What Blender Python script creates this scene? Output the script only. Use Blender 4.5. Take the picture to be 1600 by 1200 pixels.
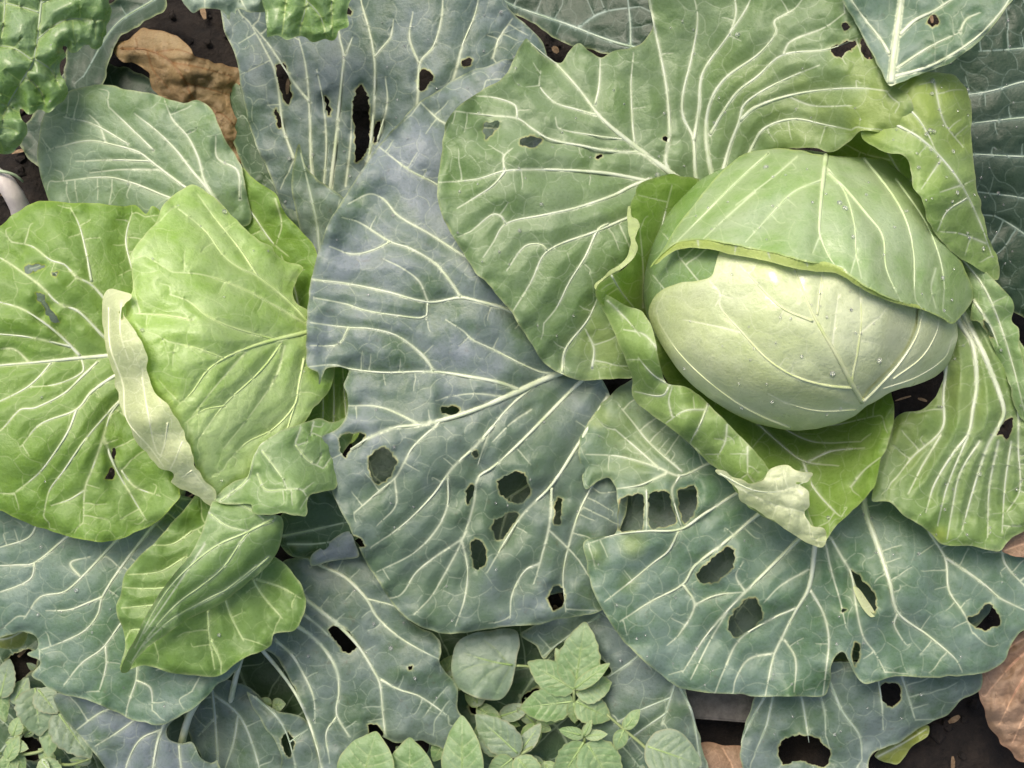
import bpy, math, random
import numpy as np
from mathutils import Vector, kdtree
from mathutils.geometry import delaunay_2d_cdt

for _o in list(bpy.data.objects):
    bpy.data.objects.remove(_o)
scene = bpy.context.scene
COL = scene.collection

# ------------------------------------------------------------------ camera
REFZ = 0.12            # metres: canopy plane where one photo pixel is 0.4 mm
DIST = 0.80
TILT = math.radians(9)
HFOV_W = 0.64          # width seen at DIST
CAM = np.array([0.0, -DIST * math.sin(TILT), REFZ + DIST * math.cos(TILT)])
cam_d = bpy.data.cameras.new('camera')
cam_d.sensor_width = 36.0
cam_d.lens = 36.0 * DIST / HFOV_W
cam_d.clip_start = 0.02
cam_d.clip_end = 60
cam = bpy.data.objects.new('camera', cam_d)
COL.objects.link(cam)
cam.location = CAM
cam.rotation_euler = (TILT, 0, 0)
scene.camera = cam

# ------------------------------------------------------------------ sky, sun, exposure
SUN_EL, SUN_AZ = math.radians(62), math.radians(-35)    # azimuth: clockwise from picture top (+Y)
world = bpy.data.worlds.new('World')
scene.world = world
world.use_nodes = True
wn = world.node_tree.nodes
wl = world.node_tree.links
sky = wn.new('ShaderNodeTexSky')
sky.sky_type = 'NISHITA'
sky.sun_disc = False
sky.sun_elevation = SUN_EL
sky.sun_rotation = SUN_AZ
sky.air_density = 1.0
sky.dust_density = 6.0
sky.ozone_density = 0.6
wl.new(sky.outputs[0], wn['Background'].inputs[0])
wn['Background'].inputs[1].default_value = 0.09
sun_d = bpy.data.lights.new('sun', 'SUN')
sun_d.energy = 1.5
sun_d.angle = math.radians(28)
sun_d.color = (1.0, 0.92, 0.79)
sun = bpy.data.objects.new('sun', sun_d)
COL.objects.link(sun)
_dir = Vector((math.sin(SUN_AZ) * math.cos(SUN_EL), math.cos(SUN_AZ) * math.cos(SUN_EL), math.sin(SUN_EL)))
sun.rotation_euler = _dir.to_track_quat('Z', 'Y').to_euler()
sun.location = _dir * 3
vs = scene.view_settings
vs.view_transform = 'Standard'
vs.look = 'None'
vs.exposure = 1.06
vs.gamma = 1.0
scene.cycles.max_bounces = 5
scene.cycles.diffuse_bounces = 3
scene.cycles.glossy_bounces = 2
scene.cycles.transmission_bounces = 4

# ------------------------------------------------------------------ helpers
_ct, _st = math.cos(TILT), math.sin(TILT)
RIGHT = np.array([1.0, 0, 0])
UPV = np.array([0.0, _ct, _st])
FWD = np.array([0.0, _st, -_ct])


def W(px, py, z):
    """photo pixel + height above soil (cm) -> point in the garden (m)"""
    px = np.asarray(px, float); py = np.asarray(py, float); z = np.asarray(z, float) / 100.0
    a = (px - 800) / 1600 * HFOV_W / DIST
    b = (600 - py) / 1600 * HFOV_W / DIST
    d = FWD[None, :] + a.reshape(-1, 1) * RIGHT[None, :] + b.reshape(-1, 1) * UPV[None, :]
    t = (z.reshape(-1) - CAM[2]) / d[:, 2]
    return CAM[None, :] + d * t[:, None]


def w1(px, py, z):
    return W([px], [py], [z])[0]


def s2l(c):
    c = np.asarray(c, float) / 255.0
    return np.where(c <= 0.04045, c / 12.92, ((c + 0.055) / 1.055) ** 2.4)


def spline(pts, step=4.0, closed=False):
    P = np.asarray(pts, float)
    n = len(P)
    out = []
    segs = n if closed else n - 1
    for i in range(segs):
        if closed:
            p0, p1, p2, p3 = P[(i - 1) % n], P[i], P[(i + 1) % n], P[(i + 2) % n]
        else:
            p1, p2 = P[i], P[i + 1]
            p0 = P[i - 1] if i > 0 else p1 * 2 - p2
            p3 = P[i + 2] if i + 2 < n else p2 * 2 - p1
        L = np.linalg.norm((p2 - p1)[:2])
        k = max(1, int(round(L / step)))
        # tension grows when neighbours are much longer, keeps small notches crisp
        L0 = np.linalg.norm((p1 - p0)[:2]) + 1e-6
        L3 = np.linalg.norm((p3 - p2)[:2]) + 1e-6
        m1 = (p2 - p0) / (L0 + L) * L
        m2 = (p3 - p1) / (L + L3) * L
        for j in range(k):
            t = j / k
            t2, t3 = t * t, t * t * t
            out.append((2 * t3 - 3 * t2 + 1) * p1 + (t3 - 2 * t2 + t) * m1 + (-2 * t3 + 3 * t2) * p2 + (t3 - t2) * m2)
    if not closed:
        out.append(P[-1])
    return np.array(out)


def inside(pts, poly):
    x, y = pts[:, 0], pts[:, 1]
    r = np.zeros(len(pts), bool)
    n = len(poly)
    j = n - 1
    for i in range(n):
        xi, yi = poly[i]
        xj, yj = poly[j]
        if yi != yj:
            c = ((yi > y) != (yj > y)) & (x < (xj - xi) * (y - yi) / (yj - yi) + xi)
            r ^= c
        j = i
    return r


def vnoise(x, y, scale, seed):
    x = np.asarray(x, float) / scale + seed * 17.31
    y = np.asarray(y, float) / scale + seed * 9.77
    xi = np.floor(x).astype(np.int64); yi = np.floor(y).astype(np.int64)
    fx = x - xi; fy = y - yi

    def h(a, b):
        v = (a * 374761393 + b * 668265263 + seed * 1442695041) & 0xFFFFFFFF
        v = ((v ^ (v >> 13)) * 1274126177) & 0xFFFFFFFF
        return ((v ^ (v >> 16)) & 0xFFFF) / 32767.5 - 1.0
    ux = fx * fx * fx * (fx * (fx * 6 - 15) + 10); uy = fy * fy * fy * (fy * (fy * 6 - 15) + 10)
    a = h(xi, yi); b = h(xi + 1, yi); c = h(xi, yi + 1); d = h(xi + 1, yi + 1)
    return (a + (b - a) * ux) * (1 - uy) + (c + (d - c) * ux) * uy


def tps(ctrl):
    C = np.asarray(ctrl, float)
    P = C[:, :2] / 100.0
    n = len(P)

    def U(r2):
        return np.where(r2 < 1e-12, 0.0, 0.5 * r2 * np.log(np.maximum(r2, 1e-12)))
    K = U(((P[:, None] - P[None]) ** 2).sum(-1)) + np.eye(n) * 0.02
    Q = np.hstack([np.ones((n, 1)), P])
    A = np.zeros((n + 3, n + 3))
    A[:n, :n] = K; A[:n, n:] = Q; A[n:, :n] = Q.T
    sol = np.linalg.lstsq(A, np.concatenate([C[:, 2], np.zeros(3)]), rcond=None)[0]

    def f(x, y):
        X = np.stack([np.asarray(x, float), np.asarray(y, float)], -1) / 100.0
        r2 = ((X[:, None] - P[None]) ** 2).sum(-1)
        return U(r2) @ sol[:n] + sol[n] + X @ sol[n + 1:]
    return f


def dome(cx, cy, rx, ry, z0, h, p=0.5, lift=None):
    def f(x, y):
        q = 1 - ((np.asarray(x, float) - cx) / rx) ** 2 - ((np.asarray(y, float) - cy) / ry) ** 2
        z = z0 + h * np.maximum(q, 0.0) ** p
        z = np.where(q < 0, z0 + h * q * 0.6, z)
        if lift:
            z = z + lift(x, y)
        return z
    return f


def new_mesh_obj(name, verts, faces, mat, parent=None, origin=None, smooth=True):
    me = bpy.data.meshes.new(name)
    v = np.asarray(verts, float)
    if origin is not None:
        v = v - np.asarray(origin)[None, :]
    me.from_pydata(v.tolist(), [], faces)
    if smooth:
        me.polygons.foreach_set('use_smooth', [True] * len(me.polygons))
    me.materials.append(mat)
    o = bpy.data.objects.new(name, me)
    COL.objects.link(o)
    if parent is not None:
        o.parent = parent
    elif origin is not None:
        o.location = origin
    return o


def tag(o, label=None, cat=None, group=None, kind=None):
    if label: o['label'] = label
    if cat: o['category'] = cat
    if group: o['group'] = group
    if kind: o['kind'] = kind
    return o


def empty(name, loc, label, cat, group=None):
    o = bpy.data.objects.new(name, None)
    o.empty_display_size = 0.05
    o.location = loc
    COL.objects.link(o)
    return tag(o, label, cat, group)


# ------------------------------------------------------------------ materials
def nodes_of(name):
    m = bpy.data.materials.new(name)
    m.use_nodes = True
    nt = m.node_tree
    for n in list(nt.nodes):
        nt.nodes.remove(n)
    return m, nt, nt.nodes, nt.links


ALB = 0.80     # photo colour -> reflectance under this light


def leaf_mat(name, c1, c2, bloom=0.3, bloomc=(150, 162, 172), vein=(206, 216, 186), edge=(182, 194, 138),
             trans=0.18, rough=0.48, bump=0.5, fine=0.14, halo=0.2, k=1.0, seed=0, spots=0.0, wet=0.0, tintc=(166, 188, 84)):
    m, nt, N, L = nodes_of(name)

    def mix(fac, a, b):
        n = N.new('ShaderNodeMix'); n.data_type = 'RGBA'; n.clamp_factor = True
        for sock, v in ((n.inputs['Factor'], fac), (n.inputs[6], a), (n.inputs[7], b)):
            if isinstance(v, (int, float)):
                sock.default_value = v
            elif isinstance(v, tuple):
                sock.default_value = (*v, 1)
            else:
                L.new(v, sock)
        return n.outputs[2]

    def mth(op, a, b=None, clamp=False):
        n = N.new('ShaderNodeMath'); n.operation = op; n.use_clamp = clamp
        for i, v in ((0, a), (1, b)):
            if v is None: continue
            if isinstance(v, (int, float)): n.inputs[i].default_value = v
            else: L.new(v, n.inputs[i])
        return n.outputs[0]

    def ramp(f, a, b):
        n = N.new('ShaderNodeMapRange'); n.clamp = True
        n.inputs[1].default_value = a; n.inputs[2].default_value = b
        L.new(f, n.inputs[0])
        return n.outputs[0]

    def col(c, f=0.86):
        return tuple((s2l(c) * ALB * k * f).tolist())
    tc = N.new('ShaderNodeTexCoord')
    mp = N.new('ShaderNodeMapping'); mp.inputs[1].default_value = (seed * 1.37, seed * 0.71, seed * 0.37)
    L.new(tc.outputs['Object'], mp.inputs[0])
    co = mp.outputs[0]

    def noise(scale, detail=3, rough_=0.55):
        n = N.new('ShaderNodeTexNoise'); n.inputs['Scale'].default_value = scale
        n.inputs['Detail'].default_value = detail; n.inputs['Roughness'].default_value = rough_
        L.new(co, n.inputs['Vector'])
        return n.outputs['Fac']
    at = N.new('ShaderNodeAttribute'); at.attribute_name = 'leaf'
    sp = N.new('ShaderNodeSeparateColor'); L.new(at.outputs['Color'], sp.inputs[0])
    a_v, a_e, a_h = sp.outputs[0], sp.outputs[1], sp.outputs[2]
    n_big = noise(20, 2); n_mid = noise(75, 3, 0.6); n_sm = noise(480, 4, 0.65)
    lam = mix(ramp(n_mid, 0.30, 0.72), col(c1), col(c2))
    bl = mth('MULTIPLY', ramp(mth('ADD', mth('MULTIPLY', n_big, 0.75), mth('MULTIPLY', n_mid, 0.35)), 0.42, 0.68), bloom)
    lam = mix(bl, lam, col(bloomc))
    # patches where the wax is rubbed thicker
    lam = mix(mth('MULTIPLY', ramp(noise(46, 5, 0.7), 0.50, 0.66), 0.28 * bloom), lam, col(np.minimum(np.array(bloomc) * 1.07, 255)))
    # fine speckle of the waxy skin
    lam = mix(mth('MULTIPLY', ramp(n_sm, 0.45, 0.75), 0.17), lam, col(np.minimum(np.array(bloomc) * 1.03, 255)))
    dark = tuple((np.array(col(c1)) * 0.62).tolist())
    lam = mix(mth('MULTIPLY', ramp(n_sm, 0.47, 0.28), 0.35), lam, dark)
    vc = col(vein, 1.04)
    lam = mix(at.outputs['Alpha'], lam, col(tintc))
    lam = mix(mth('MULTIPLY', a_h, halo), lam, tuple((0.5 * np.array(vc) + 0.5 * np.array(col(c2))).tolist()))
    if spots > 0:
        lam = mix(mth('MULTIPLY', ramp(noise(140, 4, 0.75), 0.60, 0.70), spots), lam, (0.10, 0.055, 0.02))
    c = mix(mth('MULTIPLY', mth('MULTIPLY', a_e, 0.75, True), ramp(n_mid, 0.25, 0.6)), lam, col(edge))
    c = mix(mth('MULTIPLY', ramp(a_e, 1.0, 1.9), mth('MULTIPLY', ramp(n_mid, 0.3, 0.7), 0.9)), c, col((128, 108, 62)))
    c = mix(a_v, c, vc)
    bs = N.new('ShaderNodeBsdfPrincipled')
    L.new(c, bs.inputs['Base Color'])
    rg = mth('ADD', mth('MULTIPLY', n_mid, 0.30), rough - 0.15 - 0.12 * wet)
    L.new(rg, bs.inputs['Roughness'])
    bs.inputs['Specular IOR Level'].default_value = 0.5
    if wet > 0:
        bs.inputs['Coat Weight'].default_value = wet
        bs.inputs['Coat Roughness'].default_value = 0.14
    h = mth('MULTIPLY', n_sm, 0.75)
    h = mth('ADD', h, mth('MULTIPLY', n_mid, 0.9))
    bp = N.new('ShaderNodeBump'); bp.inputs['Strength'].default_value = bump; bp.inputs['Distance'].default_value = 0.0011
    L.new(h, bp.inputs['Height']); L.new(bp.outputs[0], bs.inputs['Normal'])
    tr = N.new('ShaderNodeBsdfTranslucent')
    hs = N.new('ShaderNodeMix'); hs.data_type = 'RGBA'; hs.blend_type = 'MULTIPLY'; hs.inputs[0].default_value = 1
    L.new(c, hs.inputs[6]); hs.inputs[7].default_value = (1.5, 1.6, 0.5, 1)
    L.new(hs.outputs[2], tr.inputs[0]); L.new(bp.outputs[0], tr.inputs['Normal'])
    ms = N.new('ShaderNodeMixShader'); ms.inputs[0].default_value = trans
    L.new(bs.outputs[0], ms.inputs[1]); L.new(tr.outputs[0], ms.inputs[2])
    out = N.new('ShaderNodeOutputMaterial'); L.new(ms.outputs[0], out.inputs[0])
    return m


def vein_mat(name, c=(208, 217, 192), c2=(182, 198, 152), k=1.0):
    m, nt, N, L = nodes_of(name)
    tc = N.new('ShaderNodeTexCoord')
    n = N.new('ShaderNodeTexNoise'); n.inputs['Scale'].default_value = 90; n.inputs['Detail'].default_value = 4
    L.new(tc.outputs['Object'], n.inputs['Vector'])
    r = N.new('ShaderNodeMix'); r.data_type = 'RGBA'
    r.inputs[6].default_value = (*(s2l(c) * ALB * k), 1); r.inputs[7].default_value = (*(s2l(c2) * ALB * k), 1)
    mr = N.new('ShaderNodeMapRange'); mr.inputs[1].default_value = 0.4; mr.inputs[2].default_value = 0.75
    L.new(n.outputs[0], mr.inputs[0]); L.new(mr.outputs[0], r.inputs[0])
    b = N.new('ShaderNodeBsdfPrincipled'); L.new(r.outputs[2], b.inputs['Base Color'])
    b.inputs['Roughness'].default_value = 0.42
    b.inputs['Subsurface Weight'].default_value = 0.0
    bp = N.new('ShaderNodeBump'); bp.inputs['Strength'].default_value = 0.25; bp.inputs['Distance'].default_value = 0.0006
    L.new(n.outputs[0], bp.inputs['Height']); L.new(bp.outputs[0], b.inputs['Normal'])
    o = N.new('ShaderNodeOutputMaterial'); L.new(b.outputs[0], o.inputs[0])
    return m


def simple_mat(name, c1, c2, scale, rough=0.8, bump=0.6, bdist=0.003, detail=6, spec=0.3):
    m, nt, N, L = nodes_of(name)
    tc = N.new('ShaderNodeTexCoord')
    n = N.new('ShaderNodeTexNoise'); n.inputs['Scale'].default_value = scale; n.inputs['Detail'].default_value = detail
    n.inputs['Roughness'].default_value = 0.65
    L.new(tc.outputs['Object'], n.inputs['Vector'])
    mr = N.new('ShaderNodeMapRange'); mr.inputs[1].default_value = 0.3; mr.inputs[2].default_value = 0.7
    L.new(n.outputs[0], mr.inputs[0])
    r = N.new('ShaderNodeMix'); r.data_type = 'RGBA'
    r.inputs[6].default_value = (*c1, 1); r.inputs[7].default_value = (*c2, 1)
    L.new(mr.outputs[0], r.inputs[0])
    b = N.new('ShaderNodeBsdfPrincipled'); L.new(r.outputs[2], b.inputs['Base Color'])
    b.inputs['Roughness'].default_value = rough
    b.inputs['Specular IOR Level'].default_value = spec
    bp = N.new('ShaderNodeBump'); bp.inputs['Strength'].default_value = bump; bp.inputs['Distance'].default_value = bdist
    L.new(n.outputs[0], bp.inputs['Height']); L.new(bp.outputs[0], b.inputs['Normal'])
    o = N.new('ShaderNodeOutputMaterial'); L.new(b.outputs[0], o.inputs[0])
    return m


VEIN_PALE = vein_mat('vein_pale')
VEIN_YEL = vein_mat('vein_yellow', (214, 222, 160), (180, 200, 110))
VEIN_GREY = vein_mat('vein_grey', (180, 194, 176), (140, 165, 130))
VEIN_DIM = vein_mat('vein_dim', (165, 182, 150), (125, 150, 100))

DROPS = []          # (position, radius)


# ------------------------------------------------------------------ vein growth (space colonisation)
def grow(seedpts, attr, poly, holes, rng, step=5.0, kill=11.0, reach=70.0, iters=70):
    """returns list of polylines (arrays) that branch off the given veins and fill the blade"""
    nodes = [p for p in seedpts]
    parent = [-1] * len(nodes)
    n0 = len(nodes)
    A = attr.copy()
    alive = np.ones(len(A), bool)
    if len(nodes) == 0 or len(A) == 0:
        return []
    NP = np.array(nodes)
    # nearest node bookkeeping
    d2 = ((A[:, None, :] - NP[None]) ** 2).sum(-1)
    near = d2.argmin(1); nd = np.sqrt(d2.min(1))
    alive &= nd > kill
    for it in range(iters):
        act = alive & (nd < reach)
        if not act.any():
            break
        idx = np.where(act)[0]
        new = []
        for s in np.unique(near[idx]):
            ids = idx[near[idx] == s]
            v = A[ids] - NP[s]
            v = v / (np.linalg.norm(v, axis=1)[:, None] + 1e-9)
            d = v.sum(0)
            ln = np.linalg.norm(d)
            if ln < 0.15:
                d = v[0]; ln = 1
            d = d / ln + rng.normal(0, 0.13, 2)
            d /= np.linalg.norm(d)
            q = NP[s] + d * step
            new.append((s, q))
        if not new:
            break
        Q = np.array([q for _, q in new])
        base = len(NP)
        NP = np.vstack([NP, Q])
        parent += [int(s) for s, _ in new]
        d2 = ((A[:, None, :] - Q[None]) ** 2).sum(-1)
        m = d2.min(1); am = d2.argmin(1)
        up = m < nd ** 2
        near = np.where(up, base + am, near)
        nd = np.where(up, np.sqrt(m), nd)
        alive &= nd > kill * 0.75
    # chains
    kids = {}
    for i in range(n0, len(NP)):
        kids.setdefault(parent[i], []).append(i)
    lines = []
    stack = [(p, c) for p in kids if p < n0 for c in kids[p]]
    while stack:
        p, c = stack.pop()
        line = [p, c]
        while c in kids:
            ks = kids[c]
            for extra in ks[1:]:
                stack.append((c, extra))
            c = ks[0]
            line.append(c)
        pts = NP[line]
        # close loops: join the tip to a close vein of another branch
        tip = pts[-1]
        if len(line) >= 3:
            dd = np.linalg.norm(NP - tip, axis=1)
            own = set(line)
            dd[[i for i in own]] = 1e9
            j = int(dd.argmin())
            if dd[j] < kill * 0.8:
                k = max(1, int(dd[j] / step))
                ext = [tip + (NP[j] - tip) * (t / k) for t in range(1, k + 1)]
                pts = np.vstack([pts, ext])
        lines.append(pts)
    return lines


def cellnet(lo, hi, cell, rng):
    """edges of irregular closed cells (the loops between side veins)"""
    nx = int((hi[0] - lo[0]) / cell) + 4; ny = int((hi[1] - lo[1]) / cell) + 4
    P = np.array([(lo[0] + (i - 1.5 + 0.5 * (j % 2)) * cell, lo[1] + (j - 1.5) * cell) for i in range(nx) for j in range(ny)]) + rng.uniform(-0.62 * cell, 0.62 * cell, (nx * ny, 2))
    P = P[rng.rand(len(P)) > 0.22]
    r = delaunay_2d_cdt([Vector((float(p[0]), float(p[1]))) for p in P], [], [], 0, 1e-4)
    Q = np.array([(v.x, v.y) for v in r[0]])
    emap = {}
    cc = []
    for k, t in enumerate(r[2]):
        cc.append(Q[list(t)].mean(0))
        for a, b in ((t[0], t[1]), (t[1], t[2]), (t[2], t[0])):
            emap.setdefault((min(a, b), max(a, b)), []).append(k)
    lines = []
    for ks in emap.values():
        if len(ks) == 2:
            a, b = cc[ks[0]], cc[ks[1]]
            d = b - a
            m = (a + b) / 2 + np.array([-d[1], d[0]]) * rng.uniform(-0.24, 0.24)
            lines.append(np.array([a, m, b]))
    return lines


RS = np.random.RandomState(7)
LEAFCOUNT = [0]


def tube(name, pts, r0, r1, zf, mat, parent, origin, flat=0.75, sides=7, raise_=0.12, power=1.0):
    """tapered rib lying on the blade; pts in photo pixels, radii in pixels"""
    P = spline(pts, 5.0)
    n = len(P)
    z = zf(P[:, 0], P[:, 1])
    c = W(P[:, 0], P[:, 1], z)
    px = 0.0004 * (CAM[2] - c[:, 2]) / (CAM[2] - REFZ)
    T = np.gradient(c, axis=0)
    T /= np.linalg.norm(T, axis=1)[:, None] + 1e-12
    S = np.cross(T, np.array([0, 0, 1.0])); S /= np.linalg.norm(S, axis=1)[:, None] + 1e-12
    U = np.cross(S, T)
    t = np.linspace(0, 1, n) ** power
    r = (r0 + (r1 - r0) * t) * px
    r = r * (1 + 0.10 * vnoise(P[:, 0], P[:, 1], 22, 3))
    c = c + U * (r * raise_)[:, None]
    verts = []
    for k in range(sides):
        a = 2 * math.pi * k / sides
        verts.append(c + S * (r * math.cos(a))[:, None] + U * (r * math.sin(a) * flat)[:, None])
    V = np.stack(verts, 1).reshape(-1, 3)
    tipv = c[-1] + T[-1] * r[-1]
    V = np.vstack([V, tipv[None], c[0][None]])
    F = []
    for i in range(n - 1):
        for k in range(sides):
            k2 = (k + 1) % sides
            F.append((i * sides + k, i * sides + k2, (i + 1) * sides + k2, (i + 1) * sides + k))
    b = (n - 1) * sides
    for k in range(sides):
        F.append((b + k, b + (k + 1) % sides, n * sides))
        F.append(((k + 1) % sides, k, n * sides + 1))
    return new_mesh_obj(name, V, F, mat, parent, origin)


def leaf(name, parent, outline, zc, mat, veins=(), holes=(), s=3.5, vmat=None, tubes=4.0, und=0.28, ruffle=0.42,
         quilt=0.12, dens=30, seed=None, jag=1.2, drops=0, fine_w=0.55, label=None, furrow=0.0, petiole=True,
         net=30, net_w=0.22, pucker=0.032, hole_scale=0.88, crumple=0.0, tint=(), tscale=0.8):
    LEAFCOUNT[0] += 1
    sd = seed if seed is not None else LEAFCOUNT[0]
    rng = np.random.RandomState(sd * 13 + 5)
    vmat = vmat or VEIN_PALE
    origin = np.array(parent.location) if parent is not None else None
    out = spline(outline, s * 0.9, True)
    if jag > 0:
        nrm = np.stack([np.gradient(out[:, 1]), -np.gradient(out[:, 0])], -1)
        nrm /= np.linalg.norm(nrm, axis=1)[:, None] + 1e-9
        out = out + nrm * (jag * vnoise(out[:, 0], out[:, 1], 14, sd) + 0.8 * jag * vnoise(out[:, 0], out[:, 1], 33, sd + 3))[:, None]
    hol = []
    for h in holes:
        hh = spline(h, s * 0.8, True)
        hh = hh + np.stack([vnoise(hh[:, 0], hh[:, 1], 7, sd + 60), vnoise(hh[:, 0], hh[:, 1], 7, sd + 61)], -1) * 2.2 + np.stack([vnoise(hh[:, 0], hh[:, 1], 3.5, sd + 62), vnoise(hh[:, 0], hh[:, 1], 3.5, sd + 63)], -1) * 1.0 + rng.normal(0, 0.4, hh.shape)
        cen_ = hh.mean(0)
        hol.append(cen_ + (hh - cen_) * hole_scale)
    zbase = zc if callable(zc) else tps(zc)

    def edged(x, y):
        pts = np.stack([x, y], -1)
        r = np.empty(len(pts))
        for i in range(0, len(pts), 2000):
            r[i:i + 2000] = np.sqrt(((pts[i:i + 2000, None] - out[None, ::2]) ** 2).sum(-1).min(1))
        return r

    def zund(x, y, e):
        z = zbase(x, y) + und * (vnoise(x, y, 95, sd) + 0.22 * vnoise(x, y, 42, sd + 9) + 0.5 * vnoise(x, y, 170, sd + 12))
        if crumple:
            z = z + crumple * (np.abs(vnoise(x, y, 34, sd + 15)) + 0.5 * np.abs(vnoise(x, y, 15, sd + 16)))
        z = z + ruffle * np.exp(-e / 26.0) * (vnoise(x, y, 38, sd + 21) + 0.5 * vnoise(x, y, 19, sd + 22))
        return z
    zv = lambda x, y: zund(x, y, edged(x, y))
    # veins: ranks 0 traced, 1 grown
    VP, VW, VR = [], [], []
    seeds = []
    for v in veins:
        a, b = v[0], v[1]
        P = spline(np.array(v[2:]).reshape(-1, 2), 3.0)
        t = np.linspace(0, 1, len(P))
        b = min(b, 2.0) * 0.7 if b < 3.5 else b
        VP.append(P); VW.append(a + (b - a) * t); VR.append(1.0 - 0.35 * t ** 3)
        seeds.append(P[::2])
    lo, hi = out.min(0), out.max(0)
    lines = []
    acc = []
    area = (hi[0] - lo[0]) * (hi[1] - lo[1])
    if dens and seeds and area > 22000:
        na = int(area / (dens * dens) * 0.9)
        at = rng.uniform(lo, hi, (na, 2))
        ok = inside(at, out)
        for h in hol:
            ok &= ~inside(at, h)
        at = at[ok]
        sp = np.vstack(seeds)
        ins = inside(sp, out)
        if ins.any():
            lines = grow(sp[ins], at, out, hol, rng, kill=dens * 0.36, reach=dens * 3.5)
    for Lp in lines:
        P = spline(Lp, 3.0)
        if len(P) < 9: continue
        q_ = P[[len(P) // 3, len(P) // 2, 2 * len(P) // 3]]
        if acc and (((np.vstack(acc)[:, None] - q_[None]) ** 2).sum(-1) < 121).any(): continue
        acc.append(P[::2])
        if len(P) > 6:
            for _ in range(4):
                P[1:-1] = 0.25 * P[:-2] + 0.5 * P[1:-1] + 0.25 * P[2:]
        n = len(P)
        VP.append(P)
        VW.append(np.linspace(min(2.2, 0.9 + n * 0.05), 0.7, n))
        VR.append(np.linspace(fine_w + 0.2, fine_w * 0.8, n))
    if net:
        sp = np.vstack(seeds) if seeds else np.zeros((0, 2))
        for Lp in cellnet(lo, hi, net, rng):
            P = spline(Lp, 3.0)
            amp = net_w * rng.uniform(0.75, 1.1) * float(np.clip(0.9 + 0.6 * vnoise([P[0, 0]], [P[0, 1]], 80, sd + 40)[0], 0.4, 1.3))
            VP.append(P); VW.append(np.full(len(P), 0.5)); VR.append(np.full(len(P), amp))
    # points
    def keep(p):
        m = inside(p, out)
        for h in hol:
            m &= ~inside(p, h)
        return m
    gx = np.arange(lo[0], hi[0], s); gy = np.arange(lo[1], hi[1], s * 0.87)
    X, Y = np.meshgrid(gx, gy)
    X = X + (np.arange(len(gy)) % 2)[:, None] * s * 0.5
    G = np.stack([X.ravel(), Y.ravel()], -1) + rng.uniform(-0.18 * s, 0.18 * s, (X.size, 2))
    G = G[keep(G)]
    bpts = np.vstack([out] + hol)
    vp = np.vstack(VP) if VP else np.zeros((0, 2)); vw = np.concatenate(VW) if VW else np.zeros(0)
    vr = np.concatenate(VR) if VR else np.zeros(0)
    def thin(P, cell, occ):
        sel = []
        for i, p in enumerate(P):
            kx, ky = int(p[0] // cell), int(p[1] // cell)
            if (kx, ky) in occ: continue
            occ[(kx, ky)] = 1; sel.append(i)
        return P[sel]
    if len(vp):
        vin = thin(vp[keep(vp)], 1.9, {})
        # shoulder points on both sides keep every vein a thin crisp line
        SH = []
        for P, Wd in zip(VP, VW):
            if len(P) < 3: continue
            T_ = np.gradient(P, axis=0); T_ /= np.linalg.norm(T_, axis=1)[:, None] + 1e-9
            N_ = np.stack([-T_[:, 1], T_[:, 0]], -1)
            off = (Wd * 0.40 + 1.25)[:, None]
            SH += [P + N_ * off, P - N_ * off]
        SH = np.vstack(SH); SH = SH[keep(SH)]
        SH = thin(SH, 2.2, {})
    else:
        vin = vp; SH = vp

    def build_kd(P):
        k = kdtree.KDTree(len(P))
        for i, p in enumerate(P):
            k.insert((p[0], p[1], 0), i)
        k.balance()
        return k
    kb = build_kd(bpts)

    def far(P, k, d):
        return np.array([k.find((p[0], p[1], 0))[2] > d for p in P], bool) if len(P) else np.zeros(0, bool)
    if len(vin):
        vin = vin[far(vin, kb, s * 0.45)]
    G = G[far(G, kb, s * 0.55)]
    if len(vin):
        kv0 = build_kd(vin)
        SH = SH[far(SH, kv0, 1.15)]
        SH = SH[far(SH, kb, s * 0.45)]
        G = G[far(G, kv0, s * 0.6)]
        if len(SH):
            ks0 = build_kd(SH)
            G = G[far(G, ks0, s * 0.55)]
        pts = np.vstack([bpts, vin, SH, G])
    else:
        pts = np.vstack([bpts, G])
    res = delaunay_2d_cdt([Vector((float(p[0]), float(p[1]))) for p in pts], [], [], 0, 1e-4)
    pts = np.array([(v.x, v.y) for v in res[0]])
    tri = np.array(res[2])
    cen = pts[tri].mean(1)
    ok = keep(cen)
    tri = tri[ok]
    # orientation: image y is down, so flip to face up
    a = pts[tri[:, 1]] - pts[tri[:, 0]]; b = pts[tri[:, 2]] - pts[tri[:, 0]]
    cr = a[:, 0] * b[:, 1] - a[:, 1] * b[:, 0]
    tri = tri[np.abs(cr) > 1e-3]; cr = cr[np.abs(cr) > 1e-3]
    tri[cr > 0] = tri[cr > 0][:, ::-1]
    used = np.zeros(len(pts), bool); used[tri.ravel()] = True
    remap = np.cumsum(used) - 1
    pts = pts[used]; tri = remap[tri]
    n = len(pts)
    # vein distance
    e = np.array([kb.find((p[0], p[1], 0))[2] for p in pts])
    va = np.zeros(n); ha = np.zeros(n); dv = np.full(n, 40.0); db_ = np.full(n, 60.0); da_ = np.full(n, 20.0)
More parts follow.
